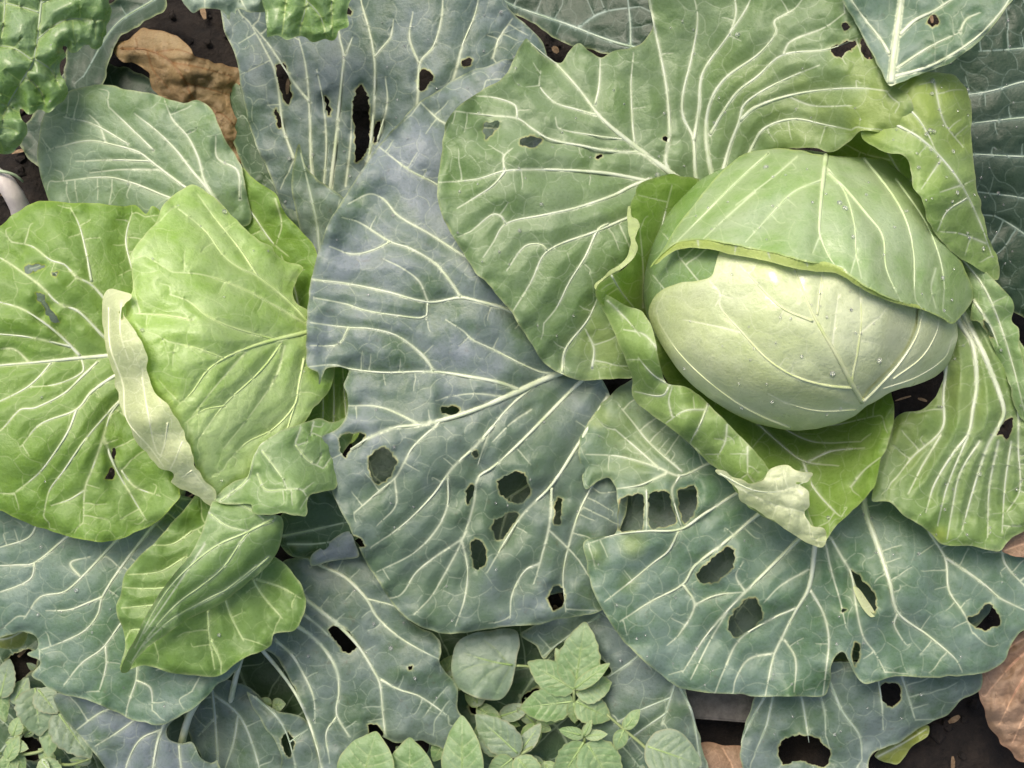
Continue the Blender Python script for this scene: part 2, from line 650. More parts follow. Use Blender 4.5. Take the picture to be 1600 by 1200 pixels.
    if len(vp):
        kv = build_kd(vp)
        big = vw > 2.2
        kbig = build_kd(vp[big]) if big.any() else None
        wbig = vw[big]
        for i, p in enumerate(pts):
            c_, j, d = kv.find((p[0], p[1], 0))
            da_[i] = d
            if vw[j] > 0.6: dv[i] = d
            va[i] = vr[j] * max(0.0, min(1.0, 1.0 - (d - vw[j] * 0.38) / 1.3))
            if kbig is not None:
                c_, j, d = kbig.find((p[0], p[1], 0))
                va[i] = max(va[i], max(0.0, min(1.0, 1.0 - (d - wbig[j] * 0.38) / 1.5)))
                db_[i] = d
                ha[i] = math.exp(-max(0.0, d - wbig[j] * 0.5) / (2 + 1.3 * wbig[j]))
    z = zund(pts[:, 0], pts[:, 1], e)
    z = z + quilt * (0.45 * (1 - np.exp(-(dv / 9.0) ** 2)) + 0.8 * (1 - np.exp(-(db_ / 16.0) ** 2))) * np.clip(e / 12, 0.2, 1)
    z = z + pucker * (1 - np.exp(-(da_ / 6.5) ** 2)) * np.clip(e / 8, 0, 1)
    if furrow and len(vp) and big.any():
        db = np.array([kbig.find((p[0], p[1], 0))[2] for p in pts])
        z = z + furrow * (1 - np.exp(-(db / 24.0) ** 2))
    Wp = W(pts[:, 0], pts[:, 1], z)
    o = new_mesh_obj(name, Wp, tri.tolist(), mat, parent, origin)
    if label: o['label'] = label
    ed = np.clip(1 - e / 3.2, 0, 1)
    if hol:
        kh = build_kd(np.vstack(hol))
        dh = np.array([kh.find((p[0], p[1], 0))[2] for p in pts])
        ed = np.maximum(ed, 2 * np.clip(1 - dh / 3.0, 0, 1))
    tn = np.zeros(n)
    for tx_, ty_, tr_, ts_ in tint:
        dd = np.sqrt((pts[:, 0] - tx_) ** 2 + (pts[:, 1] - ty_) ** 2) / tr_
        dd = dd + 0.35 * vnoise(pts[:, 0], pts[:, 1], 30, sd + 70)
        tn = np.maximum(tn, ts_ * np.clip(1.3 - dd, 0, 1))
    cl = np.stack([va, ed, ha, tn], -1).astype(np.float32)
    ca = o.data.color_attributes.new('leaf', 'FLOAT_COLOR', 'POINT')
    ca.data.foreach_set('color', cl.ravel())
    # thick ribs as parts of the leaf; they bridge holes the way eaten leaves keep their ribs
    first = True
    for v in veins:
        if v[0] < tubes: continue
        P = np.array(v[2:]).reshape(-1, 2)
        Ps = spline(P, 5.0)
        m = inside(Ps, out)
        if m.sum() < 4: continue
        i0 = int(np.argmax(m)); i1 = len(m) - int(np.argmax(m[::-1]))
        Ps = Ps[i0:i1]
        t0 = i0 / max(1, len(m) - 1); t1 = (i1 - 1) / max(1, len(m) - 1)
        ra = (v[0] + (v[1] - v[0]) * t0) * 0.5 * tscale; rb = (v[0] + (v[1] - v[0]) * t1) * 0.5 * tscale
        _rib('midrib' if first else 'vein', Ps, ra, rb * 0.55, zv, vmat, o, origin)
        first = False
    if drops:
        idx = rng.choice(n, min(int(drops * 1.3), n), replace=False)
        for i in idx:
            if e[i] < 5: continue
            DROPS.append((Wp[i], rng.choice([0.0007, 0.0009, 0.0012, 0.0016, 0.0021], p=[.56, .28, .11, .04, .01])))
    return o, zv


def _rib(name, Ps, ra, rb, zv, vmat, o, origin):
    pts = Ps[::2] if len(Ps) > 10 else Ps
    return tube(name, pts, ra, rb, zv, vmat, o, origin)


def stalk(name, parent, pts3, r0, r1, mat, sides=8):
    """free tube through photo pixel + height points"""
    P = np.array(pts3, float)
    S = spline(P, 8.0)
    c = W(S[:, 0], S[:, 1], S[:, 2])
    origin = np.array(parent.location) if parent is not None else c[0]
    return wtube(name, c, r0, r1, mat, parent, origin, sides)


def wtube(name, c, r0, r1, mat, parent, origin, sides=8):
    n = len(c)
    T = np.gradient(c, axis=0); T /= np.linalg.norm(T, axis=1)[:, None] + 1e-12
    ref = np.array([0.31, 0.87, 0.38])
    S = np.cross(T, ref); S /= np.linalg.norm(S, axis=1)[:, None] + 1e-9
    U = np.cross(S, T)
    r = np.linspace(r0, r1, n)
    V = np.concatenate([(c + S * (r * math.cos(2 * math.pi * k / sides))[:, None] + U * (r * math.sin(2 * math.pi * k / sides))[:, None])[:, None] for k in range(sides)], 1).reshape(-1, 3)
    V = np.vstack([V, c[0][None], c[-1][None]])
    F = []
    for i in range(n - 1):
        for k in range(sides):
            k2 = (k + 1) % sides
            F.append((i * sides + k, i * sides + k2, (i + 1) * sides + k2, (i + 1) * sides + k))
    for k in range(sides):
        F.append(((k + 1) % sides, k, n * sides)); F.append(((n - 1) * sides + k, (n - 1) * sides + (k + 1) % sides, n * sides + 1))
    return new_mesh_obj(name, V, F, mat, parent, origin)


# ================================================================== ground
SOIL = simple_mat('soil', (0.004, 0.003, 0.0025), (0.022, 0.016, 0.012), 60, rough=0.85, bump=1.0, bdist=0.006, detail=8)
def build_ground():
    # one sheet, fine in the bed and coarse far away
    ax = np.concatenate([-np.geomspace(30, 0.6, 14), np.linspace(-0.55, 0.55, 150), np.geomspace(0.6, 30, 14)])
    ay = ax
    X, Y = np.meshgrid(ax, ay)
    x = X.ravel(); y = Y.ravel()
    near = np.exp(-((np.maximum(np.abs(x), np.abs(y))) / 0.7) ** 6)
    z = (0.012 * vnoise(x, y, 0.11, 3) + 0.008 * vnoise(x, y, 0.045, 4) + 0.005 * vnoise(x, y, 0.019, 5) + 0.003 * vnoise(x, y, 0.01, 6)) * near
    n = len(ax)
    F = [(j * n + i, j * n + i + 1, (j + 1) * n + i + 1, (j + 1) * n + i) for j in range(n - 1) for i in range(n - 1)]
    o = new_mesh_obj('ground', np.stack([x, y, z], -1), F, SOIL)
    tag(o, 'dark damp garden soil under the cabbages', None, None, 'structure')
build_ground()

# ================================================================== materials of the leaves
M_A = leaf_mat('leaf_green', (116, 148, 84), (102, 136, 70), bloom=0.42, bloomc=(156, 174, 146), seed=1)
M_B = leaf_mat('leaf_blue', (98, 126, 92), (110, 134, 110), bloom=0.85, bloomc=(146, 158, 168), seed=2, halo=0.15, spots=0.18, tintc=(98, 126, 90))
M_D = leaf_mat('leaf_blue_green', (94, 130, 86), (106, 138, 104), bloom=0.6, bloomc=(140, 161, 156), seed=3, halo=0.15, spots=0.18)
M_E = leaf_mat('leaf_light', (138, 170, 90), (118, 154, 72), bloom=0.4, bloomc=(166, 184, 146), seed=4, trans=0.25)
M_F = leaf_mat('leaf_lime', (128, 166, 60), (150, 184, 88), bloom=0.25, bloomc=(170, 192, 126), seed=5, trans=0.3)
M_G = leaf_mat('leaf_flap', (150, 182, 98), (132, 168, 78), bloom=0.35, bloomc=(180, 198, 146), seed=6, trans=0.25)
M_CREAM = leaf_mat('leaf_underside_cream', (226, 235, 184), (212, 226, 160), bloom=0.5, bloomc=(236, 241, 214), vein=(238, 242, 210), edge=(232, 238, 178), seed=7, bump=0.6, trans=0.25)
M_HEAD = leaf_mat('head_pale', (214, 228, 168), (200, 218, 144), bloom=0.55, bloomc=(230, 237, 206), vein=(236, 241, 204), edge=(204, 218, 140), seed=8, trans=0.05, rough=0.40, halo=0.4, wet=0.55, bump=0.5)
M_CAP = leaf_mat('head_cap', (142, 178, 100), (162, 190, 126), bloom=0.55, bloomc=(186, 202, 170), vein=(204, 220, 176), edge=(190, 212, 110), seed=9, trans=0.1, rough=0.40, halo=0.3, wet=0.3, bump=0.45)
M_CORE = leaf_mat('head_inner', (118, 156, 74), (136, 168, 90), bloom=0.2, seed=10, trans=0.0)
M_LH = leaf_mat('left_head', (158, 198, 88), (174, 208, 116), bloom=0.5, bloomc=(196, 216, 164), vein=(212, 228, 168), edge=(206, 220, 150), seed=11, trans=0.2, rough=0.44, halo=0.3, wet=0.12, bump=0.5)
M_L1 = leaf_mat('leaf_bright', (136, 176, 66), (116, 160, 50), bloom=0.35, bloomc=(166, 194, 130), vein=(210, 224, 170), edge=(178, 204, 96), seed=12, trans=0.3, bump=0.6)
M_L2 = leaf_mat('leaf_sage', (112, 146, 82), (126, 156, 104), bloom=0.55, bloomc=(150, 170, 152), seed=13)
M_L4 = leaf_mat('leaf_pocket', (134, 170, 90), (120, 158, 78), bloom=0.45, bloomc=(162, 186, 146), seed=14, trans=0.22)
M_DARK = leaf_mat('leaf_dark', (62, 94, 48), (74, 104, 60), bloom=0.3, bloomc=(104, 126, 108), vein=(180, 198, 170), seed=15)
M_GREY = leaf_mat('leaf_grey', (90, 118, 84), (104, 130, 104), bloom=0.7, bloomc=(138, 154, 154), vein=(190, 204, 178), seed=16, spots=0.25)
M_CRINK = leaf_mat('leaf_crinkled', (134, 174, 84), (114, 158, 66), bloom=0.45, bloomc=(176, 198, 168), vein=(176, 200, 120), edge=(170, 195, 130), seed=17, rough=0.34, trans=0.25, wet=0.4, bump=0.9)
M_DEAD = leaf_mat('leaf_dead', (164, 136, 90), (108, 84, 52), bloom=0.5, bloomc=(188, 168, 124), vein=(132, 96, 54), edge=(140, 104, 60), seed=18, spots=0.8, trans=0.1, bump=1.0, rough=0.6)
M_DEAD2 = leaf_mat('leaf_dead_pink', (168, 138, 110), (128, 96, 72), bloom=0.4, bloomc=(194, 168, 142), vein=(206, 168, 138), edge=(170, 130, 104), seed=19, spots=0.7, trans=0.1, bump=1.0, rough=0.6)
M_WEED = leaf_mat('weed_leaf', (126, 166, 92), (148, 180, 120), bloom=0.5, bloomc=(170, 194, 162), vein=(158, 180, 130), edge=(172, 176, 120), seed=20, fine=0.15, trans=0.25)
M_WEED2 = leaf_mat('weed_leaf_grey', (126, 154, 114), (138, 162, 130), bloom=0.6, bloomc=(158, 174, 160), vein=(140, 160, 124), edge=(160, 160, 118), seed=21, fine=0.15, trans=0.2)
M_YEL = leaf_mat('leaf_yellowing', (150, 162, 60), (120, 140, 44), bloom=0.2, bloomc=(180, 182, 110), seed=22, spots=0.4)
M_DEEP = leaf_mat('leaf_shade_dark', (44, 70, 42), (54, 80, 54), bloom=0.3, bloomc=(78, 96, 84), vein=(150, 172, 160), seed=33)  # leaf green darkened in the colour, standing for shade from leaves overhead
M_P = leaf_mat('leaf_slit', (86, 114, 88), (100, 126, 108), bloom=0.75, bloomc=(136, 152, 158), seed=31, halo=0.15)
M_STEM = simple_mat('stem_green', (0.16, 0.22, 0.08), (0.24, 0.29, 0.13), 60, rough=0.5, bump=0.3, bdist=0.001)

VEIN_SOFT = vein_mat('vein_soft', (184, 206, 146), (160, 188, 114))
M_L5 = leaf_mat('leaf_ribbed', (120, 158, 64), (102, 142, 52), bloom=0.3, bloomc=(150, 178, 124), vein=(196, 214, 152), seed=44, trans=0.25)
VEIN_CREAM = vein_mat('vein_cream', (234, 239, 200), (220, 230, 170))
# ================================================================== the plants
base_R = W([1265], [470], [0])[0]; base_L = W([330], [560], [0])[0]
CR = empty('cabbage', base_R, 'big cabbage at right with a pale green head and broad blue-green outer leaves', 'cabbage', 'cabbages in the bed')
CL = empty('cabbage', base_L, 'yellow-green cabbage at left, its head leaf edged by a cream rolled rim', 'cabbage', 'cabbages in the bed')
base_T = w1(560, 330, 0); base_U = w1(1480, -120, 0)
CT = empty('cabbage', base_T, 'dark grey-green cabbage leaves with long slit holes behind the two heads, top centre', 'cabbage', 'cabbages in the bed')
CU = empty('cabbage', base_U, 'blue-green cabbage leaves with thick white ribs entering at the top right corner', 'cabbage', 'cabbages in the bed')


def stem(parent, x, y, z1, r=0.016):
    b = np.array(parent.location)
    t = w1(x, y, z1)
    k = np.linspace(0, 1, 8)[:, None]
    c = b[None] * (1 - k) + t[None] * k
    c[0, 2] -= 0.02
    wtube('stem', c, r * 1.1, r, M_STEM, parent, b, 12)


stem(CR, 1265, 470, 12); stem(CL, 330, 560, 11); stem(CT, 560, 330, 4, 0.012)

PET_R = (1255, 480, 8.0); PET_L = (340, 550, 7.5)


def pet(parent, x, y, z, target, r=0.0032, mat=VEIN_PALE):
    mx, my = (x * 0.55 + target[0] * 0.45), (y * 0.55 + target[1] * 0.45)
    stalk('petiole', parent, [(x, y, z), (mx, my, z * 0.5 + target[2] * 0.5 - 0.6), (target[0], target[1], target[2] - 1.5)], r, r * 1.5, mat)


# ------------------------------------------------------------------ right cabbage: outer leaves (lowest first)
# lower old leaf, bottom middle
leaf('outer_leaf', CR, [(812, 990), (870, 965), (940, 940), (1010, 960), (1075, 1010), (1070, 1075), (1085, 1120), (1097, 1165), (1104, 1240), (890, 1240), (905, 1150), (930, 1090), (905, 1075), (955, 1050), (925, 1020), (880, 1003), (850, 1030), (838, 1010)],
     [(820, 990, 5.5), (940, 960, 7), (1060, 1050, 6.8), (1100, 1200, 5), (900, 1200, 4.5), (960, 1080, 5.6)], M_GREY,
     [(7, 4, 1060, 1040, 1055, 1068, 1045, 1100, 1035, 1130), (6, 4, 1060, 1068, 1080, 1110, 1090, 1160, 1096, 1215), (6, 3, 940, 960, 880, 1000, 845, 1028), (6, 3, 1010, 1015, 985, 1035, 950, 1058),
      (4, 2, 1048, 1090, 1000, 1110, 960, 1130), (4, 2, 1040, 1115, 990, 1150, 940, 1190)], vmat=VEIN_GREY, dens=34, drops=4)
# lower leaf at bottom right
leaf('outer_leaf', CR, [(1190, 1070), (1300, 1035), (1400, 1040), (1530, 1045), (1533, 1075), (1500, 1095), (1478, 1118), (1440, 1135), (1405, 1160), (1360, 1180), (1350, 1240), (1180, 1240), (1158, 1185), (1160, 1150), (1172, 1112)],
     [(1200, 1075, 6.5), (1400, 1050, 7.5), (1530, 1060, 6.5), (1300, 1120, 6.2), (1440, 1130, 5), (1160, 1160, 5), (1300, 1220, 4.5)], M_GREY,
     [(5, 2, 1200, 1080, 1173, 1127, 1158, 1160), (5, 2, 1210, 1078, 1203, 1110, 1197, 1135, 1180, 1175), (6, 2, 1245, 1070, 1253, 1093, 1260, 1133, 1264, 1160), (7, 2, 1285, 1040, 1300, 1075, 1317, 1113, 1343, 1150, 1347, 1185), (5, 2, 1405, 1045, 1415, 1075, 1430, 1125),
      (4, 2, 1372, 1060, 1378, 1100, 1380, 1140), (4, 2, 1270, 1050, 1288, 1110, 1290, 1150)],
     [[(1374, 1070), (1390, 1064), (1406, 1070), (1408, 1095), (1392, 1106), (1376, 1092)], [(1212, 1165), (1238, 1146), (1280, 1152), (1302, 1178), (1292, 1202), (1250, 1190), (1220, 1196)]],
     vmat=VEIN_GREY, dens=30, drops=10)
# shaded old leaves under the big ones (seen through their holes)
leaf('outer_leaf', CR, [(560, 640), (700, 600), (860, 610), (960, 680), (990, 780), (960, 890), (860, 930), (740, 930), (640, 880), (570, 780)], [(560, 640, 8), (860, 610, 9), (980, 780, 8.6), (860, 930, 6), (640, 880, 6), (760, 760, 8)], M_GREY, [(8, 3, 980, 640, 880, 720, 760, 800, 660, 860), (5, 2, 880, 720, 760, 690, 640, 680), (5, 2, 800, 775, 780, 850, 790, 910), (5, 2, 860, 735, 900, 820, 880, 900), (5, 2, 760, 800, 680, 780, 600, 760)], dens=34, s=5)
leaf('outer_leaf', CR, [(940, 740), (1060, 700), (1250, 720), (1420, 760), (1540, 880), (1545, 960), (1440, 1020), (1250, 1030), (1080, 990), (980, 900)], [(950, 750, 8.8), (1250, 720, 8.6), (1520, 930, 7.4), (1250, 1030, 5.6), (1020, 930, 8), (1200, 880, 8.6)], M_GREY, [(8, 3, 1270, 720, 1230, 850, 1150, 960), (6, 2, 1260, 760, 1120, 820, 1000, 860), (6, 2, 1280, 760, 1380, 880, 1480, 960), (5, 2, 1240, 820, 1280, 920, 1290, 1010), (5, 2, 1250, 740, 1120, 760, 960, 770)], net_w=0.12, fine_w=0.3, dens=34, s=5, vmat=VEIN_GREY)
leaf('outer_leaf', CL, [(40, 380), (200, 360), (230, 480), (200, 560), (60, 560), (20, 460)], [(40, 380, 9), (200, 360, 10), (200, 550, 10), (40, 550, 9)], M_GREY, [(6, 2, 220, 560, 140, 480, 60, 400)], dens=30, s=5)
# big blue leaf
Bv = [(15, 6, 905, 568, 875, 582, 840, 597, 800, 616, 740, 641, 700, 654, 655, 664, 613, 669, 575, 685, 548, 702),
      (5, 2, 870, 584, 840, 580, 770, 546, 737, 530, 725, 518, 697, 500),
      (8, 3, 812, 610, 780, 598, 740, 590, 680, 581, 600, 582, 550, 577, 520, 570, 484, 573),
      (6, 2.2, 678, 580, 660, 555, 620, 525, 580, 514, 545, 512, 485, 504), (4, 2, 545, 512, 528, 538, 485, 540),
      (9, 3.5, 870, 540, 850, 520, 800, 487, 740, 469, 720, 465, 670, 472, 600, 455, 540, 443, 490, 437),
      (6, 2.2, 720, 465, 700, 435, 680, 412, 640, 388, 610, 378, 560, 347, 535, 340), (4, 2, 610, 378, 580, 392, 550, 397, 515, 385),
      (4.5, 2, 668, 472, 664, 495, 620, 493, 570, 485, 540, 475, 490, 465), (3, 1.6, 668, 470, 655, 440, 630, 420, 600, 405),
      (6, 2.2, 820, 450, 780, 430, 717, 395, 670, 365, 622, 337, 600, 312, 578, 303, 545, 318), (5, 2, 740, 330, 680, 287, 640, 266, 593, 230), (4, 2, 720, 200, 690, 190, 655, 158),
      (8, 2.4, 920, 585, 900, 603, 847, 657, 807, 697, 770, 730, 747, 747, 740, 787, 723, 842, 693, 900, 673, 933, 647, 960),
      (4, 1.8, 723, 850, 731, 890, 726, 935, 712, 977), (6, 2, 835, 603, 800, 632, 770, 667, 755, 700, 747, 725),
      (7, 2.2, 772, 665, 740, 700, 707, 731, 677, 773, 630, 820, 580, 855), (4, 1.8, 700, 745, 699, 790, 680, 830, 645, 865, 590, 893),
      (4, 1.8, 721, 843, 680, 870, 650, 895, 625, 930, 590, 936), (10, 2.4, 950, 620, 925, 660, 900, 700, 860, 760, 820, 800, 793, 840, 762, 893),
      (6, 2, 862, 762, 860, 810, 845, 875, 834, 912), (4, 2, 843, 880, 820, 892, 800, 930, 797, 965), (5, 2, 930, 750, 923, 763, 905, 800, 890, 847, 880, 900, 884, 955),
      (5.5, 2, 687, 660, 647, 697, 630, 725, 617, 747, 593, 767, 555, 800), (4, 2, 653, 662, 607, 640, 580, 634, 545, 634), (3, 1.6, 830, 640, 800, 660, 770, 690),
      (3, 1.6, 790, 620, 740, 615, 700, 620), (3, 1.6, 617, 750, 618, 790, 590, 820), (3, 1.6, 860, 830, 900, 870, 920, 900)]
Bh = [[(530, 680), (552, 675), (570, 675), (568, 690), (547, 706), (536, 718), (530, 702)], [(575, 715), (588, 700), (600, 695), (616, 708), (622, 722), (612, 745), (592, 760), (578, 745)], [(688, 636), (705, 633), (720, 638), (715, 646), (692, 647)],
      [(550, 835), (562, 841), (571, 849), (570, 855), (553, 855)], [(870, 776), (878, 778), (878, 800), (875, 822), (866, 821), (866, 800)], [(735, 846), (750, 842), (761, 860), (758, 885), (744, 894), (735, 870)],
      [(770, 815), (790, 802), (812, 800), (800, 824), (780, 848), (768, 835)], [(774, 752), (795, 738), (815, 735), (826, 748), (830, 774), (812, 790), (784, 778)], [(857, 925), (870, 912), (883, 925), (881, 945), (865, 956), (856, 940)],
      [(728, 765), (738, 756), (744, 757), (738, 780), (730, 787)], [(737, 706), (747, 702), (742, 716)]]
b_, zB = leaf('outer_leaf', CR, [(905, 565), (870, 500), (860, 400), (850, 250), (850, 130), (822, 96), (790, 92), (770, 100), (730, 112), (700, 130), (650, 165), (620, 195), (590, 230), (560, 272), (536, 312), (512, 352), (496, 395), (484, 450), (479, 520), (481, 572), (498, 582), (499, 600), (510, 575), (546, 577), (537, 600), (544, 620), (540, 650), (528, 668), (500, 686), (505, 715), (516, 762), (530, 795), (547, 825), (563, 862), (585, 900), (618, 950), (650, 976), (700, 991), (742, 986), (800, 978), (840, 975), (870, 968), (935, 955), (965, 930), (965, 850), (980, 790), (985, 700), (965, 640), (930, 580)],
     [(880, 580, 12.4), (480, 510, 15.2), (545, 300, 15.4), (650, 160, 14.8), (820, 95, 13.6), (700, 400, 15.6), (600, 600, 14.6), (520, 720, 13), (700, 990, 8.2), (930, 950, 8.4), (750, 800, 11.4), (960, 660, 10.4), (600, 900, 10.4), (820, 250, 13.6), (800, 450, 14.2)], M_B, Bv, Bh, tint=[(720, 840, 240, 0.75), (900, 720, 160, 0.7), (860, 520, 120, 0.4), (630, 640, 80, 0.4), (700, 990, 36, 0.35), (760, 985, 36, 0.25), (835, 910, 22, 0.25), (910, 930, 28, 0.2), (770, 885, 12, 0.35), (620, 740, 70, 0.14)], dens=30, drops=26, quilt=0.10, ruffle=0.5, und=0.7, furrow=0.2, vmat=VEIN_PALE)
pet(CR, 905, 567, 12.2, PET_R, 0.004)
# lower right leaf with upper lobe
Dv = [(14, 3, 1290, 740, 1283, 800, 1274, 850, 1264, 917, 1243, 955, 1225, 990, 1210, 1022, 1200, 1065, 1196, 1086),
      (10, 2.4, 1290, 795, 1260, 830, 1197, 893, 1143, 947, 1100, 998, 1067, 1050), (11, 2.4, 1270, 750, 1240, 765, 1193, 797, 1133, 847, 1085, 885, 1067, 913, 1017, 940, 970, 970),
      (5, 2, 1067, 913, 1085, 945, 1062, 990, 1043, 1008), (4, 2, 1085, 945, 1120, 930, 1165, 925), (9, 3, 1240, 735, 1200, 750, 1153, 770, 1100, 803, 1063, 827, 1007, 830, 960, 836, 917, 850),
      (4.5, 1.8, 1060, 830, 1045, 860, 1020, 880, 990, 905, 945, 940), (7, 2, 1200, 690, 1160, 705, 1110, 723, 1063, 743, 1027, 730, 967, 713, 917, 710), (5, 3, 1063, 743, 1050, 765, 1056, 795, 1066, 825), (4, 3, 1010, 766, 1011, 800, 1010, 830),
      (4, 1.8, 1066, 737, 1040, 715, 1013, 690, 985, 655, 967, 633), (4, 1.8, 1030, 732, 1000, 705, 960, 670), (3, 1.5, 1290, 850, 1300, 895, 1313, 940, 1322, 980),
      (5, 2, 1298, 840, 1315, 870, 1330, 897, 1340, 960, 1350, 997, 1367, 1020, 1383, 1050), (13, 2.6, 1345, 740, 1353, 800, 1373, 857, 1390, 910, 1403, 957, 1450, 993, 1493, 1030, 1503, 1048), (4, 2, 1403, 957, 1397, 975, 1410, 1000),
      (8, 2.4, 1420, 770, 1453, 833, 1477, 873, 1483, 923, 1507, 960, 1520, 990), (6, 2, 1478, 872, 1510, 893, 1540, 915, 1563, 935, 1605, 955), (5, 2, 1565, 850, 1570, 880, 1600, 915),
      (5, 2, 1266, 922, 1287, 960, 1295, 1000, 1290, 1053, 1286, 1085), (4.5, 2, 1243, 950, 1200, 970, 1155, 1000, 1130, 1050, 1116, 1086), (4, 1.8, 1226, 1000, 1243, 1030, 1241, 1080), (3.5, 1.8, 1210, 1020, 1170, 1030, 1150, 1060, 1145, 1085),
      (3.5, 1.8, 1263, 890, 1220, 915, 1195, 940), (3.5, 1.8, 1165, 925, 1150, 900, 1160, 880), (3, 1.6, 1140, 950, 1110, 1000, 1080, 1060), (5, 2.5, 1040, 740, 1000, 758, 960, 764)]
Dh = [[(966, 780), (985, 770), (1006, 769), (1007, 800), (1006, 827), (985, 832), (966, 832)], [(1014, 768), (1046, 766), (1052, 795), (1060, 820), (1035, 826), (1014, 827)], [(1058, 768), (1072, 758), (1085, 757), (1092, 775), (1085, 805), (1069, 820)],
      [(1140, 850), (1148, 855), (1151, 878), (1140, 895), (1112, 913), (1092, 912), (1082, 902), (1098, 884), (1120, 866)], [(1135, 972), (1163, 937), (1180, 930), (1191, 944), (1193, 968), (1170, 988), (1146, 1000)],
      [(1327, 885), (1345, 902), (1368, 928), (1372, 945), (1366, 962), (1352, 950), (1338, 920)], [(1508, 968), (1530, 957), (1540, 940), (1557, 950), (1564, 975), (1545, 986), (1520, 980)], [(1317, 952), (1324, 950), (1323, 956), (1318, 957)], [(1330, 1020), (1338, 1000), (1346, 1012), (1336, 1042)]]
d_, zD = leaf('outer_leaf', CR, [(1000, 590), (975, 600), (945, 625), (925, 650), (905, 690), (908, 730), (915, 763), (925, 758), (935, 750), (952, 748), (962, 762), (965, 800), (962, 834), (940, 838), (912, 848), (916, 880), (925, 920), (940, 950), (962, 985), (985, 1012), (1020, 1045), (1062, 1074), (1110, 1083), (1150, 1085), (1200, 1088), (1250, 1088), (1288, 1086), (1297, 1062), (1302, 1030), (1318, 1020), (1345, 1066), (1375, 1064), (1400, 1056), (1440, 1058), (1500, 1056), (1540, 1050), (1566, 1035), (1585, 1000), (1600, 985), (1650, 960), (1650, 850), (1590, 835), (1480, 800), (1400, 740), (1330, 690), (1250, 670), (1150, 660), (1060, 620)],
     [(1280, 700, 8.8), (1200, 690, 9.2), (1350, 740, 9.6), (1110, 720, 11.6), (920, 700, 11.6), (920, 850, 11.2), (985, 1010, 9.6), (1150, 1085, 8.4), (1290, 1085, 8.4), (1270, 900, 11.2), (1400, 900, 11.2), (1560, 1040, 9.2), (1620, 900, 10), (1450, 820, 10.6), (1050, 640, 10.8), (1340, 1060, 9)], M_D, Dv, Dh, tint=[(985, 850, 24, 0.45), (930, 865, 22, 0.3), (985, 910, 18, 0.25), (935, 655, 26, 0.45), (1010, 745, 30, 0.3), (985, 690, 80, 0.35)], dens=30, drops=40, quilt=0.10, und=0.6, ruffle=0.5, furrow=0.18)
pet(CR, 1288, 730, 9.0, (1255, 480, 6), 0.004); pet(CR, 1345, 730, 9.2, (1265, 480, 6), 0.0035)
leaf('torn_flake', CR, [(1333, 917), (1342, 920), (1366, 955), (1368, 962), (1360, 964), (1345, 945)], [(1333, 917, 11.4), (1368, 962, 11.2), (1342, 940, 11.5)], M_CREAM, dens=0, quilt=0, jag=0.4, ruffle=0.1, und=0.02, s=3)
# right hand light leaf
Ev = [(13, 3, 1488, 480, 1500, 505, 1520, 540, 1526, 600, 1520, 640, 1513, 677, 1490, 707, 1460, 757, 1447, 800), (14, 3, 1500, 480, 1517, 513, 1543, 567, 1567, 633, 1567, 652, 1543, 697, 1523, 757, 1503, 828),
      (8, 2, 1475, 530, 1478, 567, 1474, 620, 1472, 670, 1427, 713, 1400, 747), (8, 2, 1540, 500, 1575, 570, 1590, 633, 1591, 700, 1593, 767, 1573, 800), (5, 2, 1530, 690, 1500, 740, 1487, 800, 1480, 842), (5, 2, 1560, 690, 1546, 760, 1543, 840),
      (4, 2, 1470, 680, 1440, 730, 1420, 770), (4, 2, 1513, 680, 1480, 760, 1465, 820), (4, 2, 1580, 690, 1570, 760, 1566, 830)]
leaf('outer_leaf', CR, [(1478, 520), (1495, 490), (1530, 470), (1570, 490), (1610, 560), (1650, 620), (1650, 800), (1600, 830), (1575, 846), (1562, 862), (1540, 858), (1520, 853), (1472, 851), (1455, 835), (1430, 815), (1412, 806), (1390, 785), (1362, 783), (1368, 750), (1376, 715), (1390, 680), (1402, 648), (1440, 640), (1465, 615), (1474, 580)],
     [(1500, 490, 15.4), (1600, 580, 15.4), (1620, 820, 12), (1365, 780, 12.6), (1470, 850, 12.2), (1500, 700, 14.4), (1400, 660, 12.8), (1475, 570, 14.6), (1580, 700, 14)], M_E, Ev,
     [[(1556, 680), (1570, 657), (1580, 650), (1584, 668), (1573, 690), (1565, 680)]], tint=[(1470, 834, 16, 0.8), (1400, 680, 60, 0.3), (1500, 600, 60, 0.3)], dens=26, drops=26, furrow=0.55, quilt=0.2)
pet(CR, 1495, 490, 15, PET_R, 0.004)
leaf('leaf_edge_curl', CR, [(1490, 385), (1520, 410), (1553, 435), (1575, 460), (1586, 480), (1582, 500), (1592, 515), (1594, 545), (1602, 575), (1630, 640), (1600, 660), (1575, 600), (1550, 545), (1530, 505), (1515, 500), (1520, 470), (1506, 440)],
     [(1490, 385, 17.6), (1553, 435, 17.8), (1590, 510, 17.2), (1630, 640, 16), (1515, 495, 16), (1560, 560, 16)], M_L4, [(5, 2, 1500, 400, 1535, 445, 1560, 500, 1585, 580, 1600, 640), (7, 3, 1522, 470, 1545, 505, 1560, 540)],
     [[(1536, 498), (1550, 512), (1553, 530), (1543, 522)]], dens=20, ruffle=0.4, jag=2.2, drops=4)
